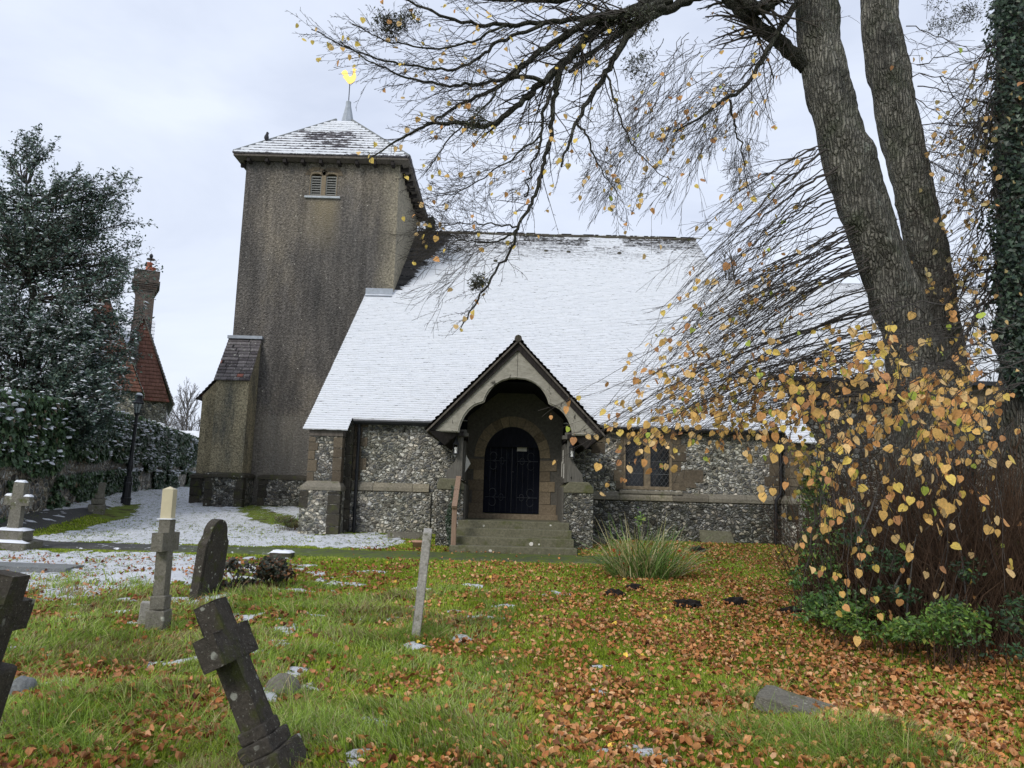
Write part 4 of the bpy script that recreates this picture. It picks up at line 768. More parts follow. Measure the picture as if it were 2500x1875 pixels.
def cap(g, x0, x1, y0, y1, z, h=.035, n=7):
    vs = []; 
    for i in range(n+1):
        for j in range(n+1):
            a, b = i/n, j/n; e = min(a, 1-a, b, 1-b); vs.append((x0+(x1-x0)*a, y0+(y1-y0)*b, z+(h*(1+random.uniform(-.3, .3)) if e > 0 else -.004)))
    return g.add(vs, [(i*(n+1)+j, (i+1)*(n+1)+j, (i+1)*(n+1)+j+1, i*(n+1)+j+1) for i in range(n) for j in range(n)])
for args in ((-12*m_, 12*m_, -.08, .08, hh), (-29*m_, -12.5*m_, -.08, .08, za+11*m_), (12.5*m_, 29*m_, -.08, .08, za+11*m_), (-34*m_, 34*m_, -.23, .23, b0), (-51*m_, 51*m_, -.37, -.20, b0-.205)):
    xf(cap(G(), *args), L, Rg).obj('snow_cap', M['snow'], r_, smooth=True)
# distant broken cross
L = gp(235, 1252); r_ = root('broken_cross', 'small broken weathered cross on stepped rubble base beside the far path', 'gravestone', L); m_ = L[1]/1878
for (x, w, z0, z1) in ((0, 34, -.1, .22), (2, 26, .22, .38), (4, 18, .38, .50)): xf(G().box((x-w/2)*m_, (x+w/2)*m_, -.2, .2, z0, z1), L, R3(20)).obj('rubble_tier', M['grave_mid'], r_, bevel=.02, worn=.03)
xf(G().box(-5*m_, 9*m_, -.06, .06, .5, .80).add([], []), L, R3(10, 5)).obj('shaft_stump', M['grave_mid'], r_, bevel=.015, worn=.02)
# slabs, rocks, blocks
def slab(u, v, sx, sy, sz, R, mat, name, label, cat, up=.0, worn=.008): p = gp(u, v); g = G(); g.obox((p[0], p[1], p[2]+up), sx, sy, sz, R); return tag(g.obj(name, M[mat], origin=p, bevel=.012, worn=worn), label, cat)
slab(1958, 1745, .60, .36, .10, R3(-30, 8, -7), 'grave_mid', 'fallen_slab', 'flat grey stone slab sunk in tufted grass at lower right', 'stone slab', .03, .035)
slab(2072, 1524, .30, .22, .04, R3(-8, 4, -12), 'slab', 'stone_plaque', 'small flat blue grey plaque stone lying before the thicket', 'stone slab', .03, .003)
p = P(1750, 1322, 18.83); g = G(); g.add([(p[0]-.40, 18.72, .28), (p[0]+.50, 18.66, .24), (p[0]+.36, 18.88, .82), (p[0]-.40, 18.9, .84), (p[0]-.40, 18.77, .28), (p[0]+.50, 18.72, .24), (p[0]+.36, 18.935, .82), (p[0]-.40, 18.94, .84)], [(0, 1, 2, 3), (4, 7, 6, 5), (0, 4, 5, 1), (1, 5, 6, 2), (2, 6, 7, 3), (3, 7, 4, 0)])
tag(g.obj('leaning_slab', M['step'], origin=(p[0], 18.8, .3), bevel=.008), 'mossy slab leaning against the wall base below the two light window', 'stone slab')
slab(60, 1392, 1.5, .62, .12, R3(4, 1, 0), 'slab', 'tomb_slab', 'low flat grey tomb slab lying in the snow at left', 'tomb slab', .02, .01)
slab(688, 1362, .40, .3, .16, R3(5), 'grave_dark', 'stone_block', 'dark mossy block with snow on top beside the path', 'stone block', .02)
p = gp(688, 1362); g = cap(G(), p[0]-.2, p[0]+.2, p[1]-.15, p[1]+.15, p[2]+.10); tag(g.obj('snow_cap', M['snow'], origin=p, smooth=True), 'thin snow cap lying on the dark block by the path', 'snow')
for x0_, x1_, y, lb in ((-2.75, -1.75, 17.9, 'low grey kerb stone on the ground left of the porch'), (1.75, 2.3, 17.9, 'low grey kerb stone on the ground right of the porch')):
    z = float(gz((x0_+x1_)/2, y)); g = G(); g.box(x0_, x1_, y, y+.22, z-.1, z+.16); tag(g.obj('kerb_stone', M['grave_mid'], origin=((x0_+x1_)/2, y, z), bevel=.015, worn=.015), lb, 'kerb stone')
def rock(u, v, sx, sy, sz, mat, label, seed=0, up=.0):
    p = gp(u, v); bm = bmesh.new(); bmesh.ops.create_icosphere(bm, subdivisions=4, radius=1)
    for vv in bm.verts:
        c = vv.co.copy(); k = 1+.5*(float(fbm(c.x*1.3+seed, c.y*1.3+c.z, seed, 3))-.5)+.16*(float(fbm(c.x*6+seed, c.y*6+c.z*5, seed+3, 3))-.5); vv.co = Vector((c.x*sx*k, c.y*sy*k, c.z*sz*k+up))
    me = bpy.data.meshes.new('rock'); bm.to_mesh(me); bm.free(); o = link('rock', me, M[mat], origin=p, smooth=True); return tag(o, label, 'rock')
rock(690, 1700, .125, .11, .12, 'grave_mid', 'rounded mossy rock in the grass right of the leaning cross', 3, .03)
rock(50, 1700, .09, .09, .10, 'slab', 'pale green rock behind the cross cut off by the left edge', 5, .03)
# molehills
for i, (u, v, s_, lb) in enumerate(((1502, 1455, .13, 'dark molehill nearest the iris clump, lower of two'), (1551, 1440, .12, 'small molehill just right of its neighbour below the iris clump'), (1677, 1484, .16, 'largest dark molehill in mid lawn'), (1796, 1478, .15, 'dark molehill in the leaf litter toward the thicket'), (1705, 1347, .16, 'molehill close to the church wall under the window'), (1930, 1500, .13, 'flat molehill beside the green undergrowth'))):
    p = gp(u, v); bm = bmesh.new(); bmesh.ops.create_icosphere(bm, subdivisions=4, radius=1)
    for vv in bm.verts:
        c = vv.co.copy(); k = 1+.9*(float(fbm(c.x*4+i*5, c.y*4+c.z*3, i, 3))-.5); vv.co = Vector((c.x*s_*k*1.15, c.y*s_*k*1.15, max(c.z, -.2)*s_*.68*k))
    me = bpy.data.meshes.new('molehill'); bm.to_mesh(me); bm.free(); tag(link('molehill', me, M['soil'], origin=p, smooth=True), lb, 'molehill', 'molehills on the lawn')
# plant pot
p = gp(1022, 1340); p = (p[0], 16.7, float(gz(p[0], 16.7))); r_ = root('plant_pot', 'shallow round terracotta pot standing by the wall left of the steps', 'plant pot', p)
G().lathe(p, [(-.02, .13), (.10, .17), (.105, .185), (.14, .185), (.141, .165), (.06, .15)], 16).obj('pot', M['pot'], r_, smooth=True); rk = G().lathe(p, [(.05, .15), (.1, .155)], 12).obj('pot_soil', M['soil'], r_)
# handrail
a = P(1107, 1352, 16.1); b = P(1110, 1243, 16.1); c2 = P(1122, 1165, 16.95); r_ = root('handrail', 'brown wooden handrail with post at the left side of the steps', 'handrail', (a[0], a[1], .35))
g = G(); g.box(b[0]-.05, b[0]+.05, 16.05, 16.15, .2, float(b[2])+.02); g.obj('post', M['rail'], r_, bevel=.006)
g = G(); v0 = Vector((b[0], 16.0, b[2]+.04)); v1 = Vector((c2[0]-.02, 16.98, c2[2])); dd = (v1-v0).normalized(); n_ = dd.cross(Vector((1, 0, 0))); 
g.add([v+Vector((x, 0, 0))+n_*y for v in (v0, v1) for x in (-.055, .055) for y in (-.035, .035)], [(0, 2, 3, 1), (4, 5, 7, 6), (0, 1, 5, 4), (2, 6, 7, 3), (1, 3, 7, 5), (0, 4, 6, 2)]); g.obj('rail', M['rail'], r_, bevel=.006)
# hanging lanterns
for u, lb in ((1114, 'small black lantern with white candle hanging on the left porch post'), (1397, 'small black lantern with white candle hanging on the right porch post')):
    v0_, v1_ = (1070, 1108) if u < 1200 else (1078, 1117); t_ = P(u, v0_, 16.9); b_ = P(u, v1_, 16.9); x = float(t_[0]); y = 16.9; zt_, zb_2 = float(t_[2]), float(b_[2])
    r_ = root('lantern', lb, 'lantern', (x, y, zb_2), 'lanterns on the porch posts'); hh = zt_-zb_2; w_ = .05
    g = G(); g.box(x-w_-.01, x+w_+.01, y-w_-.01, y+w_+.01, zb_2, zb_2+.014)
    for sx_ in (-1, 1):
        for sy_ in (-1, 1): g.tube([(x+sx_*w_, y+sy_*w_, zb_2+.014), (x+sx_*w_, y+sy_*w_, zb_2+hh*.62)], .005, 4)
        g.tube([(x-w_, y-w_, zb_2+.02), (x+w_, y-w_, zb_2+hh*.6)][::sx_], .003, 4); g.tube([(x+w_, y-w_, zb_2+.02), (x-w_, y-w_, zb_2+hh*.6)], .003, 4)
    g.obj('lantern_cage', M['iron'], r_)
    G().lathe((x, y, 0), [(zb_2+hh*.60, .075), (zb_2+hh*.64, .07), (zb_2+hh*.84, .03), (zb_2+hh*.86, .04), (zb_2+hh*.92, .02), (zb_2+hh, .008), (zb_2+hh*1.5, .008)], 4).obj('lantern_roof', M['iron'], r_)
    G().lathe((x, y, zb_2), [(.014, .03), (hh*.42, .03)], 10).obj('candle', M['candle'], r_)
# papers
a, b = P(1263, 1081, 18.9), P(1286, 1102, 18.9); g = G(); g.box(float(a[0]), float(b[0]), 18.908, 18.916, float(b[2]), float(a[2]))
nb = g.obj('notice', M['paper'], origin=(a[0], 18.91, a[2])); tag(nb, 'small pale rectangular notice fixed high on the dark church door', 'notice')
xr = PC+1.13; r_ = root('notice_board', 'timber notice board with pinned papers on the right inner side of the porch', 'notice board', (xr, 17.8, 2.2))
g = G(); g.box(xr-.02, xr+.03, 17.25, 18.45, 1.85, 2.72); g.obj('board', M['postwood'], r_, bevel=.004)
for (y0, y1, z0, z1) in ((17.32, 17.55, 1.95, 2.28), (17.6, 17.85, 2.3, 2.6), (17.95, 18.2, 2.0, 2.35)): g = G(); g.box(xr-.026, xr-.021, y0, y1, z0, z1); g.obj('pinned_paper', M['paper'], r_)
xl = PC-1.13; r_ = root('notice_board', 'dark notice board with a loose curling sheet on the left inner side of the porch', 'notice board', (xl, 17.8, 2.2))
g = G(); g.box(xl-.03, xl+.02, 17.25, 18.45, 1.85, 2.72); g.obj('board', M['postwood'], r_, bevel=.004)
g = G(); g.add([(xl+.022, 17.32, 2.02), (xl+.14, 17.36, 2.22), (xl+.03, 17.40, 2.42), (xl+.025, 17.62, 2.3), (xl+.022, 17.6, 2.05)], [(0, 1, 2), (0, 2, 3, 4)]); g.obj('pinned_paper', M['paper'], r_)
# bird
b_ = P(650, 344, 25.2); rr = 24.7; t_ = (344, ); bp = P(650, 345, 25.35); g = []
pts = [(0, 0, .02, .02), (0, 0, .05, .055), (0, 0, .11, .08), (0, 0, .18, .075), (.01, 0, .24, .052), (.02, 0, .28, .045), (.02, 0, .32, .042), (.02, 0, .345, .02)]
V, Fq = tube_np([(np.array([[x+bp[0], y+bp[1], z+bp[2]-.0] for x, y, z, r in pts]), [r for *_, r in pts]), (np.array([[bp[0]-.02, bp[1]+.02, bp[2]+.07], [bp[0]-.07, bp[1]+.03, bp[2]-.05]]), [.03, .018]), (np.array([[bp[0]+.05, bp[1]-.005, bp[2]+.305], [bp[0]+.095, bp[1]-.01, bp[2]+.295]]), [.016, .003])], 8)
bo = npmesh('bird', V, [Fq], M['bird'], origin=bp, smooth=True); tag(bo, 'small dark jackdaw like bird perched on the left hip of the tower roof', 'bird')
# lamp post
L = gp(306, 1232); d = L[1]; r_ = root('lamp_post', 'black cast iron lamp post leaning right by the snowy path, left of the tower', 'lamp post', L)
tp = P(341, 958, d); sc_ = float(tp[2]-L[2]); Rg = R3(0, math.degrees(math.atan2(tp[0]-L[0], sc_)), 0); sc_ /= math.cos(math.atan2(tp[0]-L[0], sc_)); k = d/1878
def LT(name, prof, mat, par, n=12): return xf(G().lathe((0, 0, 0), [(a*sc_, b*k) for a, b in prof], n), L, Rg).obj(name, M[mat], par, smooth=False)
lp = LT('lamp_base', [(-.05, 11), (.04, 11), (.045, 12), (.06, 12), (.065, 10), (.17, 9.5), (.175, 11), (.19, 11), (.2, 9), (.235, 8.5), (.24, 9.5), (.25, 9)], 'iron', r_)
LT('lamp_column', [(.25, 5), (.29, 5.2), (.31, 7), (.345, 7.2), (.39, 5), (.42, 4.6), (.70, 3.9), (.71, 5.5), (.72, 4), (.785, 3.6), (.80, 5)], 'iron', r_)
hd = LT('lantern_frame', [(.80, 6.5), (.81, 7.5), (.815, 6)], 'iron', r_, 8)
LT('lamp_glass', [(.815, 6), (.895, 11)], 'lampglass', r_, 6)
g = G()
for a in np.arange(6)*math.pi/3: g.tube([(6.2*k*math.cos(a), 6.2*k*math.sin(a), .815*sc_), (11.3*k*math.cos(a), 11.3*k*math.sin(a), .897*sc_)], .7*k, 4)
for f_, rr in ((.86, 9.1), (.84, 7.9)):
    g.tube([(rr*k*math.cos(a), rr*k*math.sin(a), f_*sc_) for a in np.arange(7)*math.pi/3], .45*k, 4)
xf(g, L, Rg).obj('glazing_bars', M['iron'], hd)
LT('lamp_hood', [(.895, 14), (.905, 14.5), (.915, 12), (.945, 8), (.95, 8.5), (.972, 8.5), (.975, 5), (.985, 5), (.99, 1)], 'iron', r_, 8); LT('snow_cap', [(.974, 8.2), (.985, 7.5), (.995, 4)], 'snow', r_, 8)
# ================================================================== BACKGROUND: wall, house, far things
dW = (WB-WA)/np.linalg.norm(WB-WA); nW = np.array([dW[1], -dW[0]]); LW = np.linalg.norm(WB-WA)
wl = root('boundary_wall', 'old flint and brick boundary wall with snowy coping behind the lamp post', 'wall', (-13, 26, 1.2)); n = 40; V = []
for i in range(n+1):
    q = WA+dW*LW*i/n; z = float(np.interp(q[1], [0, 5, 8, 12, 16.2, 19, 25, 35, 80], [0, 0, .09, .2, .36, .56, 1., 1.25, 1.4])); ztop = np.interp(i/n, [0, .45, 1], [3.35, 3.72, 3.72])
    for (o_, zz_) in ((0, z-.4), (0, ztop), (-.35, ztop), (-.35, z-.4)): V.append((q[0]+nW[0]*o_, q[1]+nW[1]*o_, zz_))
fs = [(i*4+a, i*4+(a+1) % 4, i*4+4+(a+1) % 4, i*4+4+a) for i in range(n) for a in range(4)]
G().add(V, fs).obj('wall_face', m_flint('boundary_flint', 1.1, 6, (.36, .30, .23)), wl)
g = G()
for i in range(60):
    q = WA+dW*LW*i/60; q2 = WA+dW*LW*(i+1)/60; zt_ = np.interp((i+.5)/60, [0, .45, 1], [3.35, 3.72, 3.72]); hh = random.uniform(.05, .10)
    g.add([(a[0]+nW[0]*o_, a[1]+nW[1]*o_, zt_+z) for a in (q, q2) for o_, z in ((.07, .0), (.05, hh), (-.38, hh+.05), (-.42, 0))], [(0, 1, 5, 4), (1, 2, 6, 5), (2, 3, 7, 6), (3, 0, 4, 7), (0, 3, 2, 1), (4, 5, 6, 7)])
g.obj('snow_coping', M['snow'], wl)
# house beyond the wall
HY = 42.; r_ = root('brick_house', 'tile hung brick and flint house with tall chimney beyond the boundary wall', 'house', (float(P(352, 1000, HY)[0]), HY, 1.3)); r_.rotation_euler.z = math.radians(25.5); r_.scale = (.907, 1, 1); hp = lambda u, v, Y=HY: (float(P(u, v, Y)[0]), float(P(u, v, Y)[2]))
a, b, c2 = hp(420, 975), hp(378, 772), hp(252, 940); ex, ez_ = a; axx, az = hp(352, 775); bxx = 2*axx-ex
g = G(); g.wallY([(bxx+.3, .5), (ex-.25, .5), (ex-.25, ez_-.05), (axx, az-.1), (bxx+.3, ez_-.05)], [], HY, HY+9); hw_ = g.obj('house_wall', M['flint_far'], r_)
def tilehung(name, xl_, xr_, zb_3, xa_, za_, Y, n=22, par=None):
    for k in range(1): pass
    return course_roof(name, (xl_, Y-.12, zb_3), (xr_, Y-.12, zb_3), (xa_+.05, Y-.03, za_), (xa_-.05, Y-.03, za_), n, .035, M['redtile'], par or r_, None, .18, .08)
tilehung('hung_tiles', bxx+.2, ex-.12, ez_-.1, axx, az-.1, HY)
for sg in (1, -1):
    e_ = ex if sg > 0 else bxx; p0_, p1_, p2_, p3_ = (e_+.12*sg, HY-.25, ez_-.2), (e_+.12*sg, HY+9.3, ez_-.2), (axx, HY+9.3, az+.05), (axx, HY-.25, az+.05)
    rf = course_roof('house_roof', *((p0_, p1_, p2_, p3_) if sg > 0 else (p1_, p0_, p3_, p2_)), 30, .03, M['snowtile'], r_, lambda p, v, i: np.full(len(p), .9), .2, .15)
    g = G(); g.add([(e_+.12*sg, HY-.25, ez_-.32), (e_+.12*sg, HY-.25, ez_-.2), (axx, HY-.25, az+.05), (axx, HY-.25, az-.12), (e_+.12*sg, HY-.1, ez_-.32), (e_+.12*sg, HY-.1, ez_-.2), (axx, HY-.1, az+.05), (axx, HY-.1, az-.12)], [(0, 1, 2, 3), (4, 7, 6, 5), (0, 3, 7, 4)]); g.obj('verge', M['fascia'], r_)
# second, taller gable to the left
G2 = 40.; a2 = hp(216, 722, G2); e2 = hp(300, 955, G2); b2x = 2*a2[0]-e2[0]; g = G(); g.wallY([(b2x, .5), (e2[0], .5), (e2[0], e2[1]), a2, (b2x, e2[1])], [], G2, G2+11); g.obj('house_wall', M['flint_far'], r_)
tilehung('hung_tiles', b2x-.05, e2[0]+.05, e2[1], a2[0], a2[1]-.05, G2, 26)
for sg in (1, -1):
    e_ = e2[0] if sg > 0 else b2x; p0_, p1_, p2_, p3_ = (e_+.15*sg, G2-.25, e2[1]-.15), (e_+.15*sg, G2+11.3, e2[1]-.15), (a2[0], G2+11.3, a2[1]+.1), (a2[0], G2-.25, a2[1]+.1)
    course_roof('house_roof', *((p0_, p1_, p2_, p3_) if sg > 0 else (p1_, p0_, p3_, p2_)), 34, .03, M['snowtile'], r_, lambda p, v, i: np.full(len(p), .9), .2, .15)
# main range behind with snowy slope
m0, m1 = hp(262, 880, 44), hp(356, 786, 47); course_roof('house_roof', (a2[0]-3, 43.2, ez_-.5), (ex-1.3, 43.2, ez_-.5), (ex-1.3, 47, m1[1]), (a2[0]-3, 47, m1[1]), 24, .03, M['snowtile'], r_, lambda p, v, i: np.full(len(p), .9), .2, .15)
# chimney
g = G(); g.box(axx-.42, axx-.12, HY-.42, HY-.16, .5, az-1.0); g.obj('brick_pilaster', M['brick'], r_)
CY = HY+.65; c0, c1_ = hp(333, 800, CY), hp(397, 800, CY); t0, t1 = hp(346, 660, CY), hp(396, 668, CY); zt_ = hp(372, 668, CY)[1]; zb_5 = hp(360, 1040, CY)[1]; g = G(); xm = (t0[0]+t1[0])/2+.05; wd = .54
z1_ = hp(370, 790, CY)[1]; z2_ = hp(370, 716, CY)[1]
g.box(xm-wd-.05, xm+wd-.0, CY-.40, CY+1.3, 3.0, z1_); ch = g.obj('chimney', M['brick'], r_)
g = G(); g.box(xm-wd, xm+wd, CY-.35, CY+1.2, z1_+.001, z2_); 
for i in range(5): e_ = .05*(i+1); g.box(xm-wd-e_, xm+wd+e_, CY-.35-e_, CY+1.2+e_, z2_+.001+i*.11, z2_+(i+1)*.11-.002)
g.box(xm-wd-.18, xm+wd+.18, CY-.5, CY+1.35, z2_+.552, zt_); g.obj('chimney_stack', M['brick'], ch)
g = G(); cap(g, xm-wd-.2, xm+wd+.2, CY-.52, CY+1.36, zt_, .07); g.obj('chimney_snow', M['snow'], ch)
for (dx, dy, hgt) in ((.08, .0, .55), (.30, .55, .42)):
    po = G().lathe((xm+dx, CY+dy, zt_), [(0, .22), (hgt*.85, .17), (hgt*.86, .2), (hgt, .2)], 10).obj('chimney_pot', M['clay'], ch)
G().lathe((xm+.14, CY, zt_+.55), [(0, .03), (.18, .03), (.19, .26), (.23, .26), (.27, .06), (.34, .10), (.42, .12), (.50, .08), (.56, .02)], 10).obj('chimney_cowl', M['iron'], ch)
# low outbuilding with snowed roof
a_ = P(425, 1052, 62); b_ = P(520, 1060, 62); r2_ = root('outbuilding', 'low distant building showing only its snow covered roof between house and tower', 'building', (a_[0], 62, 1.3))
G().box(a_[0]-6, b_[0]+4, 62.5, 66, 1, float(a_[2])-.6).obj('wall', M['flint_far'], r2_); course_roof('roof', (a_[0]-6.3, 62, float(a_[2])-.7), (b_[0]+4, 62, float(a_[2])-.7), (b_[0]+4, 65, float(a_[2])+.25), (a_[0]-6.3, 65, float(a_[2])+.25), 10, .04, M['snowtile'], r2_, lambda p, v, i: np.full(len(p), .93), .2, .3)
# ================================================================== VEGETATION
def rot_to(d, ang, az):
    d = d/np.linalg.norm(d); a = np.cross(d, [.3, .5, .81]); a /= np.linalg.norm(a); b = np.cross(d, a); return d*math.cos(ang)+(a*math.cos(az)+b*math.sin(az))*math.sin(ang)
def grow(p, d, L, r, grav=.0, wob=.12, n=7, taper=.15):
    pts = [np.array(p, float)]; d = np.array(d, float)/np.linalg.norm(d); st = L/(n-1)
    for i in range(n-1):
        d = d+rng.normal(0, wob, 3)+np.array([0, 0, grav]); d /= np.linalg.norm(d); pts.append(pts[-1]+d*st)
    return np.array(pts), np.linspace(r, r*taper, n)
def sprout(path, rad, kids, lvl, out, tips, lenf, angs=(.35, .8), grav=-.05, wob=.13, t0=.15, rmin=.0022, bias=None):
    n = len(path); tot = np.sum(np.linalg.norm(np.diff(path, axis=0), axis=1))
    for k in range(kids):
        t = t0+(1-t0)*(k+rng.random())/kids; f = t*(n-1); i = min(int(f), n-2); p = path[i]+(path[i+1]-path[i])*(f-i); d = path[i+1]-path[i]; r = max(rmin, (rad[i])*.55)
        dd = rot_to(d, rng.uniform(*angs), rng.uniform(0, 6.28)); 
        if bias is not None: dd = dd+np.array(bias)
        L = tot*lenf*rng.uniform(.5, 1.1)*(1.15-t*.75); q, rr = grow(p, dd, L, r, grav, wob, 7 if lvl > 0 else 5, .3); rr = np.maximum(rr, rmin*.8); out.append((q, rr)); tips.append(q)
        if lvl > 0: sprout(q, rr, max(2, min(6, int(kids*.5))), lvl-1, out, tips, lenf*.95, angs, grav, wob, .2, rmin, bias)
# ---- the lime tree
D = 10.5
def limb(pix, w0, w1, d0=D, d1=D, jit=.012):
    dd = np.linspace(d0, d1, len(pix)); pts = [P(u, v, y) for (u, v), y in zip(pix, dd)]; pts = smooth_path(pts, len(pix)*5, jit); L = np.linspace(w0, w1, len(pts))*.42*np.linspace(d0, d1, len(pts))/1878; return pts, L
lime = root('lime_tree', 'large leaning lime tree with twin mossy trunks, drooping twigs and last orange leaves', 'tree', (5.3, 10.5, .1), None)
def trunk(name, pix, depth, parent, knobs=16, sides=40):
    P3 = np.array([P(u, v, depth) for u, v, w in pix]); R_ = np.array([w*.5*depth/1878 for *_, w in pix]); c = smooth_path(np.column_stack([P3, R_]), 130); ctr, rad = c[:, :3], c[:, 3]; a = np.arange(sides)*2*math.pi/sides; V = []
    for i, (p, r) in enumerate(zip(ctr, rad)):
        rr = r*(1+.24*(fbm(np.cos(a)*1.6+5, np.sin(a)*1.6+i*.22, 17, 4)-.5)*2+.06*np.sin(a*5+i*.05)); V.append(np.stack([p[0]+np.cos(a)*rr, p[1]+np.sin(a)*rr, np.full(sides, p[2])], 1))
    V = np.concatenate(V); n = len(ctr); i = np.arange(n-1)[:, None]*sides; j = np.arange(sides)[None]; jn = (j+1) % sides
    for _ in range(knobs):
        k = rng.integers(6, n-4); aa = rng.uniform(2.2, 5.6); kc = ctr[k]+np.array([math.cos(aa), math.sin(aa), 0])*rad[k]; dv = V-kc; dist = np.linalg.norm(dv, axis=1); s_ = rad[k]*rng.uniform(.25, .6); V += (np.array([math.cos(aa), math.sin(aa), .1])[None])*(rad[k]*rng.uniform(.12, .34)*np.exp(-(dist/s_)**2))[:, None]
    return npmesh(name, V, [np.stack([i+j, i+jn, i+sides+jn, i+sides+j], -1).reshape(-1, 4)], M['bark'], parent, smooth=True), ctr, rad
T1 = [(2285, 1500, 290), (2282, 1250, 190), (2272, 1050, 158), (2240, 860, 134), (2178, 700, 120), (2112, 520, 122), (2066, 380, 116), (2022, 230, 106), (1998, 100, 102), (1990, -40, 104), (1985, -200, 95), (1975, -420, 80)]
T2 = [(2300, 1300, 130), (2315, 1050, 110), (2312, 900, 98), (2282, 700, 90), (2240, 500, 94), (2198, 330, 92), (2172, 200, 98), (2150, 80, 90), (2142, -40, 84), (2140, -200, 78), (2130, -420, 70)]
_, c1t, r1t = trunk('trunk', T1, 10.5, lime); _, c2t, r2t = trunk('trunk', T2, 10.95, lime, 5)
limbs = [([(1968, 165), (1912, 108), (1847, 60), (1810, 30), (1770, -10), (1700, -60)], 50, 34, D, 10.2),
 ([(1760, -40), (1660, 10), (1560, 51), (1499, 138), (1438, 246), (1407, 297), (1386, 359), (1371, 407)], 36, 6, 10.2, 9.3),
 ([(1700, -40), (1600, -5), (1540, 26), (1458, 72), (1381, 149), (1325, 205), (1263, 256), (1212, 297), (1181, 312), (1125, 302), (1069, 297), (1028, 307), (946, 359), (905, 384)], 42, 4, 10.2, 8.8),
 ([(1620, 20), (1540, 35), (1443, 51), (1361, 97), (1304, 138), (1268, 174), (1212, 215), (1140, 246), (1069, 287), (1000, 330)], 30, 5, 10, 9),
 ([(1335, 200), (1322, 193), (1263, 184), (1207, 200), (1120, 212), (1007, 195), (900, 150), (830, 100)], 14, 3, 9.6, 9),
 ([(1640, 0), (1540, 30), (1443, 41), (1315, 56), (1212, 61), (1125, 56), (1033, 20), (940, -20)], 26, 5, 10, 9.2),
 ([(1330, 56), (1212, 102), (1150, 160), (1089, 172), (956, 154), (828, 113), (760, 72)], 13, 3, 9.6, 9),
 ([(1371, 160), (1345, 230), (1322, 287), (1322, 348), (1304, 390), (1289, 440), (1284, 481)], 14, 4, 9.7, 9.3),
 ([(1375, 155), (1350, 256), (1343, 333), (1330, 400), (1310, 461), (1289, 512), (1263, 553), (1248, 615), (1212, 656), (1187, 702), (1151, 753), (1125, 799)], 18, 4, 9.7, 8.8),
 ([(1263, 553), (1210, 548), (1161, 545), (1084, 548)], 6, 2, 9.2, 9), ([(1248, 574), (1197, 594), (1130, 584), (1058, 563)], 6, 2, 9.1, 8.9),
 ([(1479, 170), (1520, 307), (1560, 379), (1600, 415), (1640, 440)], 8, 2, 9.7, 9.2), ([(1409, 302), (1433, 328), (1453, 389), (1489, 446), (1515, 481)], 8, 2, 9.4, 9.1),
 ([(1945, 10), (1874, 119), (1831, 200), (1771, 244), (1717, 282), (1650, 320)], 22, 5, 10.3, 9.4), ([(1782, 245), (1792, 300), (1810, 360), (1820, 430)], 8, 3, 10, 9.5),
 ([(1560, -30), (1450, -15), (1330, 5), (1220, 0), (1100, -15)], 24, 8, 10, 9.4), ([(1800, -20), (1850, 30), (1890, 0), (1930, -40)], 44, 40, 10.2, 10.2),
 ([(1560, 51), (1500, 90), (1440, 135), (1390, 175)], 20, 12, 10, 9.7), ([(1240, 60), (1130, 110), (1060, 120), (960, 110), (860, 60)], 9, 3, 9.4, 9),
 ([(1300, 140), (1230, 190), (1190, 260), (1100, 330), (1040, 420)], 9, 3, 9.4, 8.9), ([(1322, 330), (1230, 400), (1130, 470), (1060, 480)], 7, 2, 9.3, 9)]
LP = []; tw1 = []; tips = []
for pix, w0, w1, d0, d1 in limbs:
    p, r = limb(pix, w0, w1, d0, d1); LP.append((p, r)); n = len(p); f = max(0, .25 if w0 > 30 else .1); tot = np.sum(np.linalg.norm(np.diff(p, axis=0), axis=1))
    sprout(p, r*.5, int(12+tot*9), 2, tw1, tips, 1.05/tot if tot > 1 else .8, (.35, 1.0), -.012, .13, f, .0026, (-.3, -.05, -.06))
V, Fq = tube_np(LP, 8); npmesh('limbs', V, [Fq], M['mosslimb'], lime, smooth=True)
V, Fq = tube_np(tw1, 3); npmesh('upper_twigs', V, [Fq], M['twig'], lime); upper_tips = tips
print('upper twigs', len(tw1))
# drooping sprays from the trunks
tw2 = []; low = []
def arc(p0, p1, lift, r0_, n=14, wob=.012):
    wob = max(wob, .016); t = np.linspace(0, 1, n)[:, None]; m = (p0+p1)/2+np.array([0, 0, lift]); q = (1-t)**2*p0+2*t*(1-t)*m+t**2*p1; q[1:-1] += rng.normal(0, wob, (n-2, 3)); return q, np.linspace(r0_, .0030, n)
def spray(s_px, e_px, d0, d1, w, kids=9, lvl=1, lift=.25):
    p0, p1 = P(*s_px, d0), P(*e_px, d1); L = np.linalg.norm(p1-p0); q, r = arc(p0, p1, lift*L*.5, w, 16, .006*L/2); tw2.append((q, r)); low.append(q)
    sprout(q, r, kids, lvl, tw2, low, .5, (.08, .38), -.02, .06, .12, .0026)
for i in range(104):
    f = rng.random()
    sy = 340+f*640+rng.uniform(-25, 25); sx = np.interp(sy, [330, 520, 700, 900, 1000], [1985, 2060, 2110, 2160, 2190])+rng.uniform(-10, 30); L = rng.uniform(.5, 1.)*(np.interp(sy, [340, 550, 750, 1000], [430, 700, 790, 640]))
    an = math.radians(np.interp(sy, [340, 600, 850, 1000], [42, 33, 22, 10])+rng.uniform(-9, 9)); ex_, ey = sx-L*math.cos(an), sy+L*math.sin(an); ey = min(ey, 1075+rng.uniform(-50, 15))
    spray((sx, sy), (ex_, ey), 10.4-.2*rng.random(), rng.uniform(7.6, 10.3), rng.uniform(.006, .015)*(1.8 if i % 8 == 0 else 1), 6, 1, rng.uniform(.08, .24))
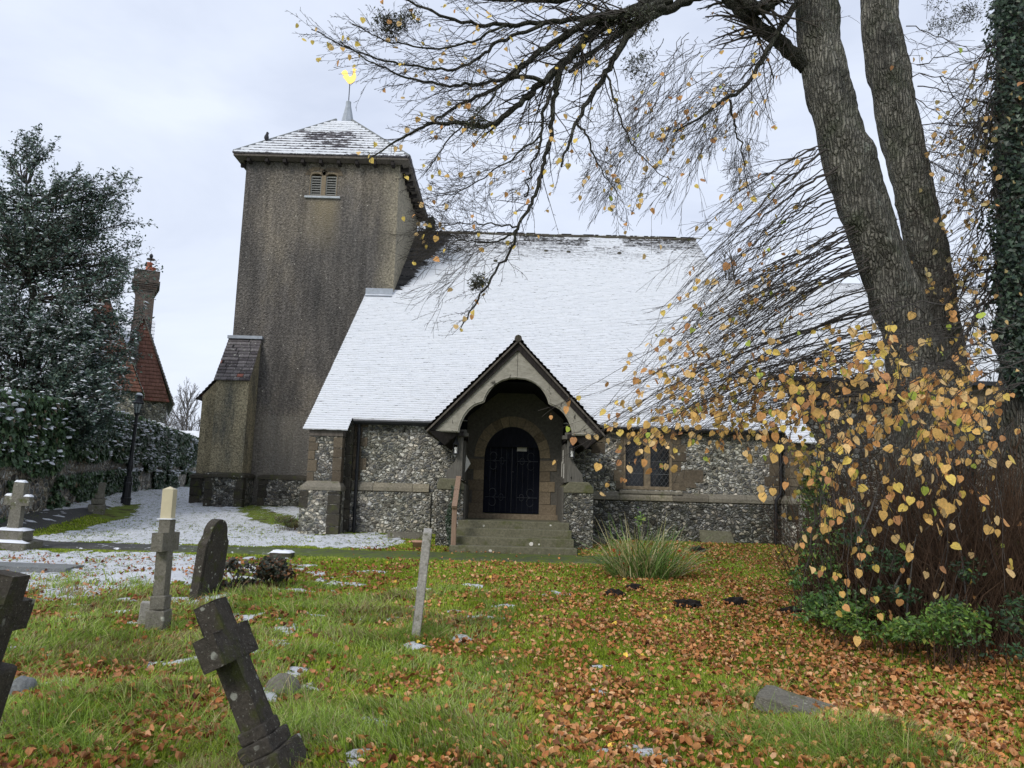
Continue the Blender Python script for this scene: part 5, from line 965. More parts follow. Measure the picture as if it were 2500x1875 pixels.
for i in range(46):                        # long thin hanging twigs from the upper left limb
    f = rng.random(); sx, sy = 1940-f*330+rng.uniform(-20, 20), 60+rng.uniform(0, 190)+f*20; L = rng.uniform(150, 430); an = math.radians(rng.uniform(40, 75)); spray((sx, sy), (sx-L*math.cos(an), sy+L*math.sin(an)), 10.2, rng.uniform(8.8, 10), rng.uniform(.004, .007), 8, 1, .15)
for i in range(30):                        # nearer foliage branches, right foreground
    f = rng.random(); sx, sy = rng.uniform(2180, 2620), rng.uniform(760, 960); L = rng.uniform(150, 420); an = math.radians(rng.uniform(5, 40)); spray((sx, sy), (sx-L*math.cos(an), min(1130, sy+L*math.sin(an))), rng.uniform(7.5, 10), rng.uniform(6., 8.), rng.uniform(.006, .011), 7, 1, .2)
for i in range(30):
    sx, sy = rng.uniform(1960, 2520), rng.uniform(850, 1000); spray((sx, sy), (sx-rng.uniform(-60, 160), sy+rng.uniform(150, 520)), rng.uniform(7, 9), rng.uniform(5.8, 7.6), .005, 5, 1, .1)
for i in range(40):                        # twigs crossing the gap between the trunks and the ivy
    sx, sy = rng.uniform(2150, 2300), rng.uniform(60, 820); L = rng.uniform(120, 330); an = math.radians(rng.uniform(-35, 60)); spray((sx, sy), (sx+L*math.cos(an), sy+L*math.sin(an)), 10.9, rng.uniform(9.6, 11.5), rng.uniform(.004, .011), 7, 1, .2)
V, Fq = tube_np(tw2, 3); npmesh('drooping_twigs', V, [Fq], M['twig'], lime); print('low twigs', len(tw2))
def proj(Q):
    z = Q[:, 2]-EYE; f_ = Q[:, 1]*math.cos(TH)+z*math.sin(TH); return F*(-Q[:, 1]*math.sin(TH)+z*math.cos(TH))/f_
def pick(paths, prob):
    out = []
    for q in paths:
        n = prob(q[-1]); m = int(n)+(rng.random() < n-int(n))
        for _ in range(m): t = rng.uniform(.25, 1)*(len(q)-1); i = min(int(t), len(q)-2); out.append(q[i]+(q[i+1]-q[i])*(t-i)+rng.normal(0, .03, 3)*[1, 1, .4]-[0, 0, .03])
    return np.array(out)
LC = [(.80, .50, .16), (.74, .38, .14), (.84, .58, .26), (.84, .62, .15), (.45, .54, .09), (.50, .25, .11)]
def leafset(name, pts, s0, s1, cols, w, parent, flat=.35, mat='leaf'):
    n = len(pts); yaw = rng.uniform(-1.1, 1.1, n); nrm = np.stack([np.sin(yaw), -np.cos(yaw), rng.normal(.15, flat, n)], 1); R = frames(nrm, rng.normal(0, .5, n)); c = pal(n, cols, w, .16)
    V, fs, cc = scatter(HEART, HEARTF, pts, R, rng.uniform(s0, s1, n)[:, None]*np.stack([rng.uniform(.75, 1.05, n), np.ones(n), rng.uniform(-1, 1.6, n)], 1), c); return npmesh(name, V, fs, M[mat], parent, col=cc)
up_pts = pick(upper_tips, lambda e: .016); up_pts = np.concatenate([up_pts, up_pts[rng.random(len(up_pts)) < .5]+rng.normal(0, .05, (int(0), 3))]) if False else up_pts
def lowp(e):
    z = e[2]; x = e[0]; k = np.interp(z, [1.2, 2.0, 2.5, 3.0, 3.5, 6.5], [.42, .58, .78, .50, .15, .04]); k *= 1.15 if x > 2.6 and z > 1.9 else 1.; return k*(1.15 if e[1] < 6.8 else .8)
lo_pts = pick(low, lowp); print('leaves', len(up_pts), len(lo_pts))
leafset('leaves', up_pts, .045, .075, LC[:4], [2, 1, 2, 3], lime); leafset('leaves', lo_pts, .045, .088, LC, [4, 2.5, 3, 2, .45, 1], lime)
# stems and snags near trunk base: thicket of suckers
th = root('sucker_thicket', 'dense brown thicket of bare suckers around the lime trunk', 'shrub', (5.4, 8.8, .1)); st = []
for i in range(3400):
    x = rng.uniform(3.75, 9.2); y = rng.uniform(7.7, 10.4) if x > 4.2 else rng.uniform(9.0, 10.4); b_ = np.array([x, y, float(gz(x, y))]); hgt = rng.uniform(1.0, 2.45)*np.clip((x-3.3)/.9, .5, 1)
    q, r = grow(b_, (rng.normal(0, .28), rng.normal(-.05, .2), 1), hgt, rng.uniform(.004, .009), .0, .14, 6, .3); st.append((q, r))
    if i % 2 == 0: sprout(q, r, 3, 0, st, [], .4, (.3, .8), .02, .2, .3, .0025)
V, Fq = tube_np(st, 3); npmesh('stems', V, [Fq], M['suckers'], th)
pale = [grow(P(u, v, 8.1), (dx, 0, 1), L, .012, 0, .07, 8, .5) for u, v, dx, L in ((2215, 1520, .05, .9), (2285, 1570, .12, .8), (2180, 1440, .5, .5), (2090, 1330, .55, .7), (2370, 1560, -.05, 1.1))]
V, Fq = tube_np(pale, 5); npmesh('dead_stems', V, [Fq], M['distant_twigs'] if 'distant_twigs' in M else M['twig_far'], th)
# ---- undergrowth
GR = [(.07, .15, .03), (.11, .22, .045), (.045, .10, .028), (.20, .28, .06)]
def leafy(name, label, cat, blobs, n, s0, s1, cols=GR, w=None, tv=OVAL, tf=OVALF, mat='green', stems=0, updn=.6, group=None):
    c0_ = blobs[0]; base = (c0_[0], c0_[1], float(gz(c0_[0], c0_[1]))); rt_ = root(name, label, cat, base, group); bl = np.array(blobs); k = rng.choice(len(bl), n, p=(bl[:, 3]*bl[:, 5])/np.sum(bl[:, 3]*bl[:, 5])); B = bl[k]
    d_ = rng.normal(0, 1, (n, 3)); d_ /= np.linalg.norm(d_, axis=1, keepdims=True); d_ *= rng.random((n, 1))**.28; p = B[:, :3]+d_*B[:, 3:6]*(.6+.8*fbm(d_[:, 0]*2.2+B[:, 0]*3, d_[:, 2]*2.2+d_[:, 1], 19, 3)[:, None]); kp = fbm(p[:, 0]*5, p[:, 2]*5+p[:, 1]*2, 29, 2) > .40; p = p[kp]; n = len(p); gg = gz(p[:, 0], p[:, 1]); p[:, 2] = np.maximum(p[:, 2], gg+.02+.05*rng.random(n))
    nrm = np.stack([rng.normal(0, .5, n), rng.normal(-.35, .5, n), np.full(n, updn)+rng.normal(0, .3, n)], 1); V, fs, cc = scatter(tv, tf, p, frames(nrm, rng.uniform(0, 6.28, n)), s0+(s1*1.25-s0)*rng.random(n)**2, pal(n, cols, w, .45)); npmesh('foliage', V, fs, M[mat], rt_, col=cc)
    if stems:
        ss = []
        for i in range(stems): b_ = bl[rng.integers(len(bl))]; x, y = b_[0]+rng.normal(0, b_[3]*.4), b_[1]+rng.normal(0, b_[4]*.4); z = float(gz(x, y)); ss.append(grow((x, y, z), (rng.normal(0, .3), rng.normal(0, .3), 1), max(.1, b_[2]+b_[5]*.6-z), .005, 0, .12, 6, .4))
        V, Fq = tube_np(ss, 3); npmesh('stems', V, [Fq], M['suckers'], rt_)
    return rt_
def B(u, v, Y, rx, ry, rz_): p = P(u, v, Y); return (float(p[0]), Y, float(p[2]), rx, ry, rz_)
leafy('elder_shrub', 'green shrub with yellowing upper leaves at the left end of the thicket', 'shrub', [B(1985, 1200, 9.6, .16, .2, .3), B(2000, 1330, 9.4, .25, .3, .35), B(1990, 1430, 9.2, .35, .3, .28), B(2050, 1480, 8.8, .45, .3, .18)], 3000, .035, .075, GR, [3, 2, 3, 1], stems=40)
leafset('yellow_leaves', np.array([P(1975, 1130, 9.5)+rng.normal(0, 1, 3)*[.14, .15, .24] for _ in range(110)]), .045, .075, [(.55, .42, .10), (.50, .48, .12), (.60, .36, .12)], None, bpy.data.objects['elder_shrub'])
leafy('bramble', 'dark green bramble leaves climbing in the middle of the thicket', 'shrub', [B(2150, 1370, 8.1, .30, .2, .12), B(2080, 1290, 8.6, .16, .2, .25), B(2200, 1450, 8., .3, .2, .10)], 800, .035, .07, [(.04, .09, .032), (.06, .12, .045), (.025, .055, .022)], stems=14)
leafy('nettle_patch', 'bright green nettles and herbs along the foot of the thicket', 'ground plants', [B(2060, 1510, 8.2, .5, .25, .10), B(2180, 1540, 7.9, .5, .2, .10), B(2280, 1540, 7.4, .45, .25, .12), B(2330, 1520, 7.2, .3, .2, .18)], 3200, .03, .065, [(.09, .18, .03), (.15, .26, .04), (.06, .12, .025), (.25, .28, .06)], [3, 3, 2, .6], stems=60)
leafy('bramble', 'bramble and ivy leaves at the right edge under the thicket', 'shrub', [B(2400, 1400, 7.6, .28, .2, .14), B(2490, 1500, 7., .22, .2, .2), B(2350, 1490, 7.5, .25, .2, .10), B(2440, 1590, 6.8, .35, .25, .07)], 1500, .028, .06, [(.03, .07, .022), (.05, .11, .03), (.02, .045, .016), (.13, .17, .05)], [3, 2, 3, .5], stems=20)
leafset('yellow_leaves', np.array([P(rng.uniform(2000, 2500), rng.uniform(1100, 1620), 7.8) for _ in range(46)]), .045, .075, LC, None, th)
# iris clump
L = gp(1572, 1412); r_ = root('iris_clump', 'clump of strap leaved iris with red seed heads before the window', 'plant', L); V = []; Fs = []; C = []; k = 0
for i in range(520):
    a = rng.uniform(0, 6.28); rr = .46*rng.random()**.7; p = np.array([L[0]+math.cos(a)*rr*1.3, L[1]+math.sin(a)*rr*.6, 0]); p[2] = float(gz(p[0], p[1]))-.01; d_ = np.array([math.cos(a)*rr*1.5+rng.normal(0, .28), math.sin(a)*rr*.8+rng.normal(0, .2), 1.]); Lh = rng.uniform(.55, 1.15); w_ = rng.uniform(.007, .013); bend = rng.uniform(.05, .42); side = np.array([-d_[1], d_[0]+rng.normal(0, .5), 0])+[rng.normal(0, .3), 0, 0]; side = side/(np.linalg.norm(side)+1e-6); q = p.copy(); d_ /= np.linalg.norm(d_); co_ = pal(1, [(.12, .22, .05), (.20, .32, .08), (.48, .43, .20), (.62, .55, .32)], [3.5, 4, 3, 2])[0]
    for j in range(7):
        ww = w_*(1-(j/6)**2*.9); V += [q-side*ww, q+side*ww]; C += [co_, co_]; d_ = d_+np.array([d_[0]*bend, d_[1]*bend, -bend*.45*j*.35]); d_ /= np.linalg.norm(d_); q = q+d_*Lh/6
    Fs += [(k+2*j, k+2*j+1, k+2*j+3, k+2*j+2) for j in range(6)]; k += 14
npmesh('strap_leaves', np.array(V), [np.array(Fs)], M['green'], r_, col=np.array(C))
for (u, v) in ((1500, 1342), (1512, 1352), (1530, 1380), (1660, 1345), (1668, 1360), (1535, 1390)):
    c_ = P(u, v, L[1]-.1); g = G()
    for j in range(9): q = c_+rng.normal(0, .022, 3); g.lathe(q, [(-.010, .004), (0, .011), (.010, .004)], 6)
    g.obj('seed_head', m_plain('red_berries', (.50, .05, .02), .4, .2) if not bpy.data.materials.get('red_berries') else bpy.data.materials['red_berries'], r_)
leafy('elder_sapling', 'young sapling with pale green leaves rising out of the iris clump', 'plant', [B(1562, 1262, L[1], .05, .05, .16), B(1555, 1300, L[1], .14, .1, .10), B(1530, 1320, L[1], .08, .1, .06)], 110, .05, .09, [(.16, .28, .05), (.26, .34, .06), (.10, .20, .04)], stems=4)
# dark ivy/leaf clumps behind the headstone
leafy('ivy_mound', 'dark ivy covered mound with dead leaves right behind the headstone', 'plant', [B(568, 1400, 10.6, .26, .3, .22), B(585, 1430, 10.4, .28, .2, .16)], 1500, .03, .06, [(.02, .03, .014), (.05, .04, .02), (.16, .07, .03)], [3, 2, 1], IVY, IVYF, stems=30)
leafy('ivy_mound', 'second low ivy mound with dead leaves between headstone and stone block', 'plant', [B(650, 1385, 11.2, .34, .3, .16), B(680, 1400, 11.2, .3, .3, .10)], 1500, .03, .06, [(.02, .03, .014), (.05, .04, .02), (.18, .08, .03)], [3, 2, 1.5], IVY, IVYF, stems=30)
leafy('dead_plants', 'low tangle of grass and dead stems at the buttress foot in snow', 'plant', [B(700, 1270, 19, .3, .3, .08), B(720, 1282, 18.8, .25, .2, .08)], 900, .03, .06, [(.05, .07, .02), (.10, .07, .03)], None, OVAL, OVALF, stems=40)
# ivy on porch side wall
pt = np.stack([rng.uniform(xz(1092, 1300, 16.93)[0], xz(1114, 1300, 16.93)[0], 420), np.full(420, 16.925), np.full(420, 0.)], 1); pt[:, 2] = rng.uniform(.4, 1.72, 420); pt[:, 0] += .05*np.sin(pt[:, 2]*5)
iv = root('ivy', 'narrow strip of ivy climbing the porch side wall behind the handrail', 'ivy', (-1.3, 16.9, .4)); nrm = np.stack([rng.normal(0, .3, 420), np.full(420, -1.), rng.normal(.3, .3, 420)], 1); V, fs, cc = scatter(IVY, IVYF, pt, frames(nrm, rng.normal(0, .6, 420)), rng.uniform(.03, .055, 420), pal(420, [(.02, .035, .018), (.03, .055, .025)], None, .3)); npmesh('ivy_leaves', V, fs, M['green'], iv, col=cc)
# ---- ivy clad trunk at the right edge
iv = root('ivy_clad_tree', 'tall trunk wrapped in dark ivy at the right edge', 'tree', (7.3, 10.8, .2)); tp_ = [(2560, 1300, 200), (2540, 1000, 180), (2530, 600, 170), (2520, 300, 160), (2515, 0, 150), (2505, -300, 140)]
trunk('trunk', tp_, 11., iv, 2); n = 15000; t = rng.uniform(-340, 960, n); cx = 2500+np.interp(t, [-340, 900], [-12, 20]); hw2 = np.interp(t, [-340, 0, 120, 330, 420, 600, 900, 960], [85, 75, 80, 115, 85, 100, 75, 60])*(.55+.9*fbm(t*.02, t*0, 77, 3)); a = rng.uniform(math.pi*.75, math.pi*2.25, n); rr = rng.random(n)**.35
pp = np.array([P(cx[i]+hw2[i]*rr[i]*math.cos(a[i]), t[i]+rng.normal(0, 6), 10.8+.45*math.sin(a[i])*rr[i]) for i in range(n)])
nrm = np.stack([np.cos(a)+rng.normal(0, .7, n), np.sin(a)-.3+rng.normal(0, .7, n), rng.normal(.5, .6, n)], 1); V, fs, cc = scatter(IVY, IVYF, pp+rng.normal(0, .05, (n, 3)), frames(nrm, rng.normal(0, 1.2, n)), rng.uniform(.035, .075, n), pal(n, [(.016, .032, .022), (.032, .058, .036), (.06, .095, .055)], None, .35)); npmesh('ivy_foliage', V, fs, M['green'], iv, col=cc)
pts_ = []; tp2 = []
for i in range(60):
    sy = rng.uniform(40, 760); s3 = P(2440, sy, 10.8); e_ = P(rng.uniform(2240, 2380), sy+rng.uniform(60, 330), rng.uniform(9.6, 10.8)); q, r = arc(s3, e_, .25, rng.uniform(.006, .02), 12, .02); pts_.append((q, r)); tp2.append(q); sprout(q, r, 9, 1, pts_, tp2, .45, (.25, .7), -.03, .12, .1, .0026)
V, Fq = tube_np(pts_, 3); npmesh('drooping_twigs', V, [Fq], M['twig'], iv); leafset('leaves', pick(tp2, lambda e: .09), .055, .085, [(.50, .40, .18), (.58, .36, .14)], None, iv)
# ---- mistletoe clumps
for (u, v, Y, R_, n, lb) in ((965, 45, 9.1, .30, 700, 'ball of mistletoe hanging in the outer upper left twigs'), (1520, 45, 10, .45, 1500, 'largest mistletoe mass on the mossy limb at top centre'), (1560, 150, 9.9, .26, 350, 'smaller mistletoe tuft below the big one'), (1150, 290, 9., .22, 300, 'mistletoe on the forked branch above the nave ridge'), (2330, 25, 10.6, .36, 600, 'mistletoe at the top right between trunk and ivy'), (1170, 680, 8.9, .16, 220, 'small mistletoe tuft low on the hanging branch over the roof')):
    c_ = P(u, v, Y); r_ = root('mistletoe', lb, 'mistletoe', c_, 'mistletoe in the lime tree'); d_ = rng.normal(0, 1, (n, 3))*[1, .8, .55]; d_ /= np.linalg.norm(d_, axis=1, keepdims=True); sb = c_+rng.normal(0, .5, (9, 3))*R_*[1., .6, .5]; q = sb[rng.integers(9, size=n)]+d_*R_*.5*(rng.random((n, 1))**.5)*[1.1, .9, .9]-[0, 0, 1]*np.abs(rng.normal(0, .25, (n, 1)))*R_; Rm = frames(rng.normal(0, 1, (n, 3)), rng.uniform(0, 6.28, n)); V, fs, cc = scatter(OVAL, OVALF, q, Rm, rng.uniform(.03, .055, n)[:, None]*np.array([[.75, 1, 1]]), pal(n, [(.06, .07, .035), (.085, .095, .05), (.05, .055, .03)], None, .3)); npmesh('mistletoe_leaves', V, fs, M['green'], r_, col=cc)
    ss = [(np.array([x+rng.normal(0, .05, 3), x+rng.normal(0, .02, 3), x+rng.normal(0, .05, 3)-[0, 0, .05]]), [.003, .003, .002]) for x in q[:n//4]]; V, Fq = tube_np(ss, 3); npmesh('mistletoe_stems', V, [Fq], M['twig'], r_)
# ---- holly at the left
hb = np.array([-12.6, 20.0, .7]); hol = root('holly_tree', 'big dark evergreen with snow dusted lower leaves at the left, by the lamp post', 'tree', hb); br = []; tps = []
ctrl = [(70, 385, .75), (295, 640, .6), (262, 470, .55), (100, 560, 1.7), (40, 600, 1.8), (160, 620, 1.3), (250, 540, .9), (120, 760, 2.0), (60, 850, 2.2), (230, 760, 1.2), (200, 880, 1.6), (100, 960, 2.0), (215, 900, .95), (290, 700, .7), (0, 960, 2.0), (215, 1000, .7), (20, 450, 1.0), (-120, 600, 2.4), (-120, 850, 2.6), (170, 450, .6), (190, 1030, 1.0)]
base = hb.copy(); mid_ = P(90, 820, 20); tr = smooth_path([base, base+[0, 0, 1.2], mid_, P(70, 600, 20), P(65, 450, 20)], 26, .03); br.append((tr, np.linspace(.22, .03, 26)))
for (u, v, rr) in ctrl:
    c_ = P(u, v, 20+rng.uniform(-.5, .5)); s3 = tr[np.argmin(np.abs(tr[:, 2]-(c_[2]-rr*.5)))]; 
    for _ in range(int(9*rr)+5):
        d_ = rng.normal(0, 1, 3)*[1, .8, .7]; d_ /= np.linalg.norm(d_); e_ = c_+d_*rr*rng.uniform(.5, 1.)*.9; q = smooth_path([s3, (s3+e_)/2+rng.normal(0, .2, 3)-[0, 0, .1], e_, e_+(e_-s3)/np.linalg.norm(e_-s3)*.3+[0, 0, .12]], 10, .02); r = np.linspace(.028, .006, 10); br.append((q, r)); tps.append(q); sprout(q, r, 8, 1, br, tps, .42, (.3, .9), .03, .14, .35, .005)
V, Fq = tube_np([br[0]], 9); npmesh('trunk', V, [Fq], M['mosslimb'], hol, smooth=True)
V, Fq = tube_np(br[1:], 3); npmesh('branches', V, [Fq], M['twig'], hol); print('holly twigs', len(br))
lp_ = []
for q in tps:
    if rng.random() < .95:
        m = 6 if q[-1][2] < 6 else 3
        for _ in range(m): t = (1-rng.random()**1.6)*(len(q)-1)*.999; i = int(t); lp_.append(q[i]+(q[i+1]-q[i])*(t-i)+rng.normal(0, .04, 3))
lp_ = np.array(lp_)
dens = []
for (u, v, rr) in ctrl:
    if v > 500: c_ = P(u, v, 20.2); n = int(rr**2*1000); d_ = rng.normal(0, 1, (n, 3)); d_ /= np.linalg.norm(d_, axis=1, keepdims=True); q = c_+d_*rr*rng.random((n, 1))**.5*[.95, .7, .8]; keep = fbm(q[:, 0]*1.7+q[:, 1], q[:, 2]*1.7, 88) > .44; dens.append(q[keep])
dens = np.concatenate(dens); dens = dens[dens[:, 2] > gz(dens[:, 0], dens[:, 1])+1.3*np.clip((-11.2-dens[:, 0])/1.5, .4, 1)]; allp = np.concatenate([lp_, dens]); n = len(allp); print('holly leaves', n)
V, fs, cc = scatter(OVAL, OVALF, allp, frames(rng.normal(0, .6, (n, 3))+[0, -.3, .8], rng.uniform(0, 6.28, n)), rng.uniform(.07, .115, n)[:, None]*np.array([[1.05, 1, 1]]), pal(n, [(.060, .098, .082), (.09, .14, .11), (.15, .20, .15)], None, .3)); npmesh('foliage', V, fs, M['green'], hol, col=cc)
sm = (rng.random(n) < np.interp(allp[:, 2], [2, 3, 5.5, 6.5, 9], [.14, .24, .20, .08, .02]))*(fbm(allp[:, 0]*1.5, allp[:, 2]*1.5, 99) > .40)*(allp[:, 1] < 20.3); sp_ = allp[sm]; m = len(sp_)
V, fs, cc = scatter(BLOB, BLOBF, sp_+[0, 0, .015], frames(np.tile([0., 0, 1.], (m, 1))+rng.normal(0, .25, (m, 3)), rng.uniform(0, 6, m)), (.035+.07*rng.random(m)**1.5)[:, None]*np.stack([rng.uniform(.8, 1.8, m), rng.uniform(.6, 1.1, m), rng.uniform(.4, .8, m)], 1)); npmesh('snow_patches', V, fs, M['snow'], hol, smooth=True)
# ---- ivy over the boundary wall
ivw = root('ivy', 'thick dark ivy hanging over the boundary wall, dusted with snow', 'ivy', (-13, 26, 1.3)); n = 60000; t = rng.random(n)**.75; zt = np.interp(t, [0, .45, 1], [3.35, 3.72, 3.72]); base_z = np.interp(WA[1]+dW[1]*LW*t, [16.2, 19, 25, 35], [.36, .56, 1., 1.25]); hgt = rng.random(n)
z = base_z+(zt+.12-base_z)*hgt; nz_ = fbm(t*14, z*1.1, 55); keep = (z > base_z+(zt-base_z)*(.44+.5*(nz_-.45))) | ((z < base_z+.62*(zt-base_z)*.62) & (nz_ > .50) & (z > base_z+.1)); out_ = rng.random(n)*.22*np.clip(hgt*1.6, .4, 1.2)+.02
q = np.stack([WA[0]+dW[0]*LW*t+nW[0]*out_, WA[1]+dW[1]*LW*t+nW[1]*out_, z], 1)[keep]; n = len(q); nrm = np.tile([nW[0], nW[1], .4], (n, 1))+rng.normal(0, .4, (n, 3))
V, fs, cc = scatter(IVY, IVYF, q, frames(nrm, rng.normal(0, .7, n)), rng.uniform(.08, .13, n), pal(n, [(.04, .075, .036), (.06, .11, .05), (.09, .145, .06), (.16, .12, .075)], [3, 3, 2, .4], .3)); npmesh('ivy_leaves', V, fs, M['green'], ivw, col=cc)
sm = (rng.random(n) < .09)*(fbm(q[:, 1]*1.2, q[:, 2]*2, 97) > .46)*(q[:, 2] > 1.9); sp_ = q[sm]+[nW[0]*.05, nW[1]*.05, .03]; m = len(sp_); V, fs, cc = scatter(BLOB, BLOBF, sp_, frames(np.tile([0., 0, 1.], (m, 1))+rng.normal(0, .2, (m, 3)), rng.uniform(0, 6, m)), (.05+.12*rng.random(m)**1.7)[:, None]*np.stack([rng.uniform(.8, 1.8, m), rng.uniform(.7, 1.1, m), rng.uniform(.4, .8, m)], 1)); npmesh('snow_patches', V, fs, M['snow'], ivw, smooth=True)
# ---- distant bare trees
def bare(name, label, loc, h, spread, nb, kids, mat, up=.55, sides=3, rmin=.012, lvl=2, group=None, z0f=.15):
    r_ = root(name, label, 'tree', loc, group); out = []; tp = []
    q, r = grow(loc, (0, 0, 1), h*.85, h*.018, 0, .05, 12, .2); V, Fq = tube_np([(q, r)], 7); npmesh('trunk', V, [Fq], M[mat], r_)
    for i in range(nb):
        t = z0f+(1-z0f)*(i/nb); f = t*11; k = min(int(f), 10); p = q[k]+(q[k+1]-q[k])*(f-k); a_ = rng.uniform(0, 6.28); d_ = np.array([math.cos(a_)*spread, math.sin(a_)*spread, up]); b_, rr = grow(p, d_, h*rng.uniform(.35, .55)*(1.15-t*.7), h*.006, .06, .1, 9, .3); out.append((b_, rr)); sprout(b_, rr, kids, lvl, out, tp, .5, (.25, .7), .04, .12, .15, rmin)
    V, Fq = tube_np(out, sides); npmesh('crown', V, [Fq], M[mat], r_); return r_
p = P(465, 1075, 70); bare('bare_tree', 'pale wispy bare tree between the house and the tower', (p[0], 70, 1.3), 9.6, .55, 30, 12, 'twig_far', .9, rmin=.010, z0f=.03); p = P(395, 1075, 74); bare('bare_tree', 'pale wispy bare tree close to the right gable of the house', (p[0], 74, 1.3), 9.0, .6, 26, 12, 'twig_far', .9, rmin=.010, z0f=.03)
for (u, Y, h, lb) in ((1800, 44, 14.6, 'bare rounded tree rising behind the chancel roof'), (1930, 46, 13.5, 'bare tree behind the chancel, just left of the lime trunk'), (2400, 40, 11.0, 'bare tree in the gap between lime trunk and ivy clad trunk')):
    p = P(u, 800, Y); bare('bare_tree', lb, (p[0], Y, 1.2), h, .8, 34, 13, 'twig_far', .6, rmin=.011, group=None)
p = P(1050, 600, 40); cn = root('conifer', 'dark conifer tip showing just above the nave ridge beside the tower', 'tree', (p[0], 40, 1.2)); zt_ = float(P(1040, 535, 40)[2]); q = np.array([[p[0], 40, 1.2], [p[0], 40, zt_]]); V, Fq = tube_np([(q, [.2, .03])], 6); npmesh('trunk', V, [Fq], M['twig'], cn)
n = 5000; tt = rng.random(n)**.7; a_ = rng.uniform(0, 6.28, n); rr = (1-tt)*3.4*(.7+.3*np.sin(tt*60))*rng.random(n)**.4+.05; q = np.stack([p[0]+np.cos(a_)*rr, 40+np.sin(a_)*rr, 3+(zt_-3)*tt-rr*.25], 1); V, fs, cc = scatter(OVAL, OVALF, q, frames(rng.normal(0, 1, (n, 3)), rng.uniform(0, 6, n)), rng.uniform(.15, .3, n), pal(n, [(.02, .035, .025), (.03, .05, .035)], None, .3)); npmesh('crown', V, fs, M['green'], cn, col=cc)
# ================================================================== GRASS AND FALLEN LEAVES
def ground_pts(n, ymin=3.2, ymax=19, pw=1.0):
    Y = ymin*(ymax/ymin)**(rng.random(n)**pw); X = (rng.random(n)*2-1)*(.86*Y+.6); return X, Y
N = 700000; X, Y = ground_pts(N, 3.2, 20); X, Y = X[(X > -13) & (X < 11.5)], Y[(X > -13) & (X < 11.5)]
S_ = snow_amount(X, Y); keep = rng.random(len(X)) < np.clip(1-S_*1.25, .03, 1); keep &= ~((Y > 14.65) & (Y < 15.85) & (X > -12) & (X < 2.6)); keep &= ~((Y > 15.9) & (X > -1.3) & (X < 1.6)); keep &= ~((Y > 18.7) & (X > -4.9)); keep &= ~((X < -10) & (Y > 16) & (rng.random(len(X)) < .0))
keep &= ~((leaf_amount(X, Y) > .85) & (rng.random(len(X)) < .5)); X, Y, S_ = X[keep], Y[keep], S_[keep]; n = len(X); Z = gz(X, Y)
tuft = fbm(X*1.6, Y*1.6, 61); rough = np.clip((.9-X)/1.6, 0, 1)*np.clip((12.5-Y)/2, 0, 1); rgt = np.exp(-(((X-2.35)/.62)**2+((Y-5.1)/.6)**2)); rough = np.maximum(rough*np.clip((tuft-.33)*4, .25, 1), rgt)
hgt = (.022+.018*rng.random(n)+.085*rough*(.3+1.1*rng.random(n)**1.5))*(1+.1*(Y > 10)); wd = .0021*np.clip(Y/4, 1, 6)*rng.uniform(.8, 1.3, n); az = rng.uniform(0, 6.28, n); ln = rng.uniform(.1, .8, n)*(1+.7*rough); flow = np.stack([np.cos(fbm(X*.8, Y*.8, 12)*14), np.sin(fbm(X*.8, Y*.8, 12)*14)], 1)
dx = np.cos(az)+flow[:, 0]*.9; dy = np.sin(az)+flow[:, 1]*.9-.3; nn = np.sqrt(dx*dx+dy*dy)+1e-6; dx, dy = dx/nn, dy/nn; px_, py_ = -dy, dx; px_ = px_*.5+.7*np.sign(px_+1e-9); 
straw = np.clip((fbm(X*1.4, Y*1.4, 66)-.43)*5, .12, 1)*rough; c = pal(n, [(.27, .37, .03), (.36, .46, .045), (.48, .51, .12), (.17, .24, .025)], [3, 4, 2, 2], .25); st_ = rng.random(n) < straw*.55+.03; c[st_] = pal(int(st_.sum()), [(.36, .29, .13), (.24, .18, .08), (.42, .37, .19)], None, .25)
bl_ = rough > .5; c[bl_ & ~st_] *= [1.0, 1.05, 1.8]
def at(t, w): h_ = hgt*t; o_ = hgt*ln*t*t; return [np.stack([X+dx*o_-px_*wd*w, Y+dy*o_-py_*wd*w, Z+h_*(1-.25*ln*t)], 1), np.stack([X+dx*o_+px_*wd*w, Y+dy*o_+py_*wd*w, Z+h_*(1-.25*ln*t)], 1)]
a0, a1 = at(0, 1); b0_, b1_ = at(.55, .8); t0_, _ = at(1, 0); V = np.stack([a0, a1, b0_, b1_, t0_], 1).reshape(-1, 3); k = np.arange(n)*5
struct(npmesh('grass', V, [np.stack([k, k+1, k+3, k+2], 1), np.stack([k+2, k+3, k+4], 1)], M['grass'], col=np.repeat(c, 5, axis=0)), 'stuff'); print('blades', n)
N = 190000; X, Y = ground_pts(N, 3.2, 19, .8); ok = (X > -9) & (X < 11) & (rng.random(N) < leaf_amount(X, Y)*np.clip(1.1-(Y < 6)*.25, 0, 1)); ok &= ~((Y > 15.97) & (X > -1.15) & (X < 1.5)) & ~((Y > 18.6)); X, Y = X[ok], Y[ok]; n = len(X)
lift = .012+.035*rng.random(n); P_ = np.stack([X, Y, gz(X, Y)+lift], 1); nrm = np.stack([rng.normal(0, .55, n), rng.normal(-.12, .55, n), np.ones(n)], 1); sz = .021+.036*rng.random(n)**1.3; C_ = pal(n, [(.47, .20, .065), (.55, .27, .11), (.34, .13, .045), (.62, .37, .19), (.20, .08, .035), (.72, .50, .08)], [4, 4, 2.4, 2.6, 1.4, .2], .25)
lf = X < -1.3; C_[lf] *= [.80, .72, .75]
Rr = frames(nrm, rng.uniform(0, 6.28, n)); Sc = sz[:, None]*np.stack([rng.uniform(.7, 1.1, n), rng.uniform(.8, 1.1, n), rng.uniform(.3, 2.4, n)], 1); hf = rng.random(n) < .62
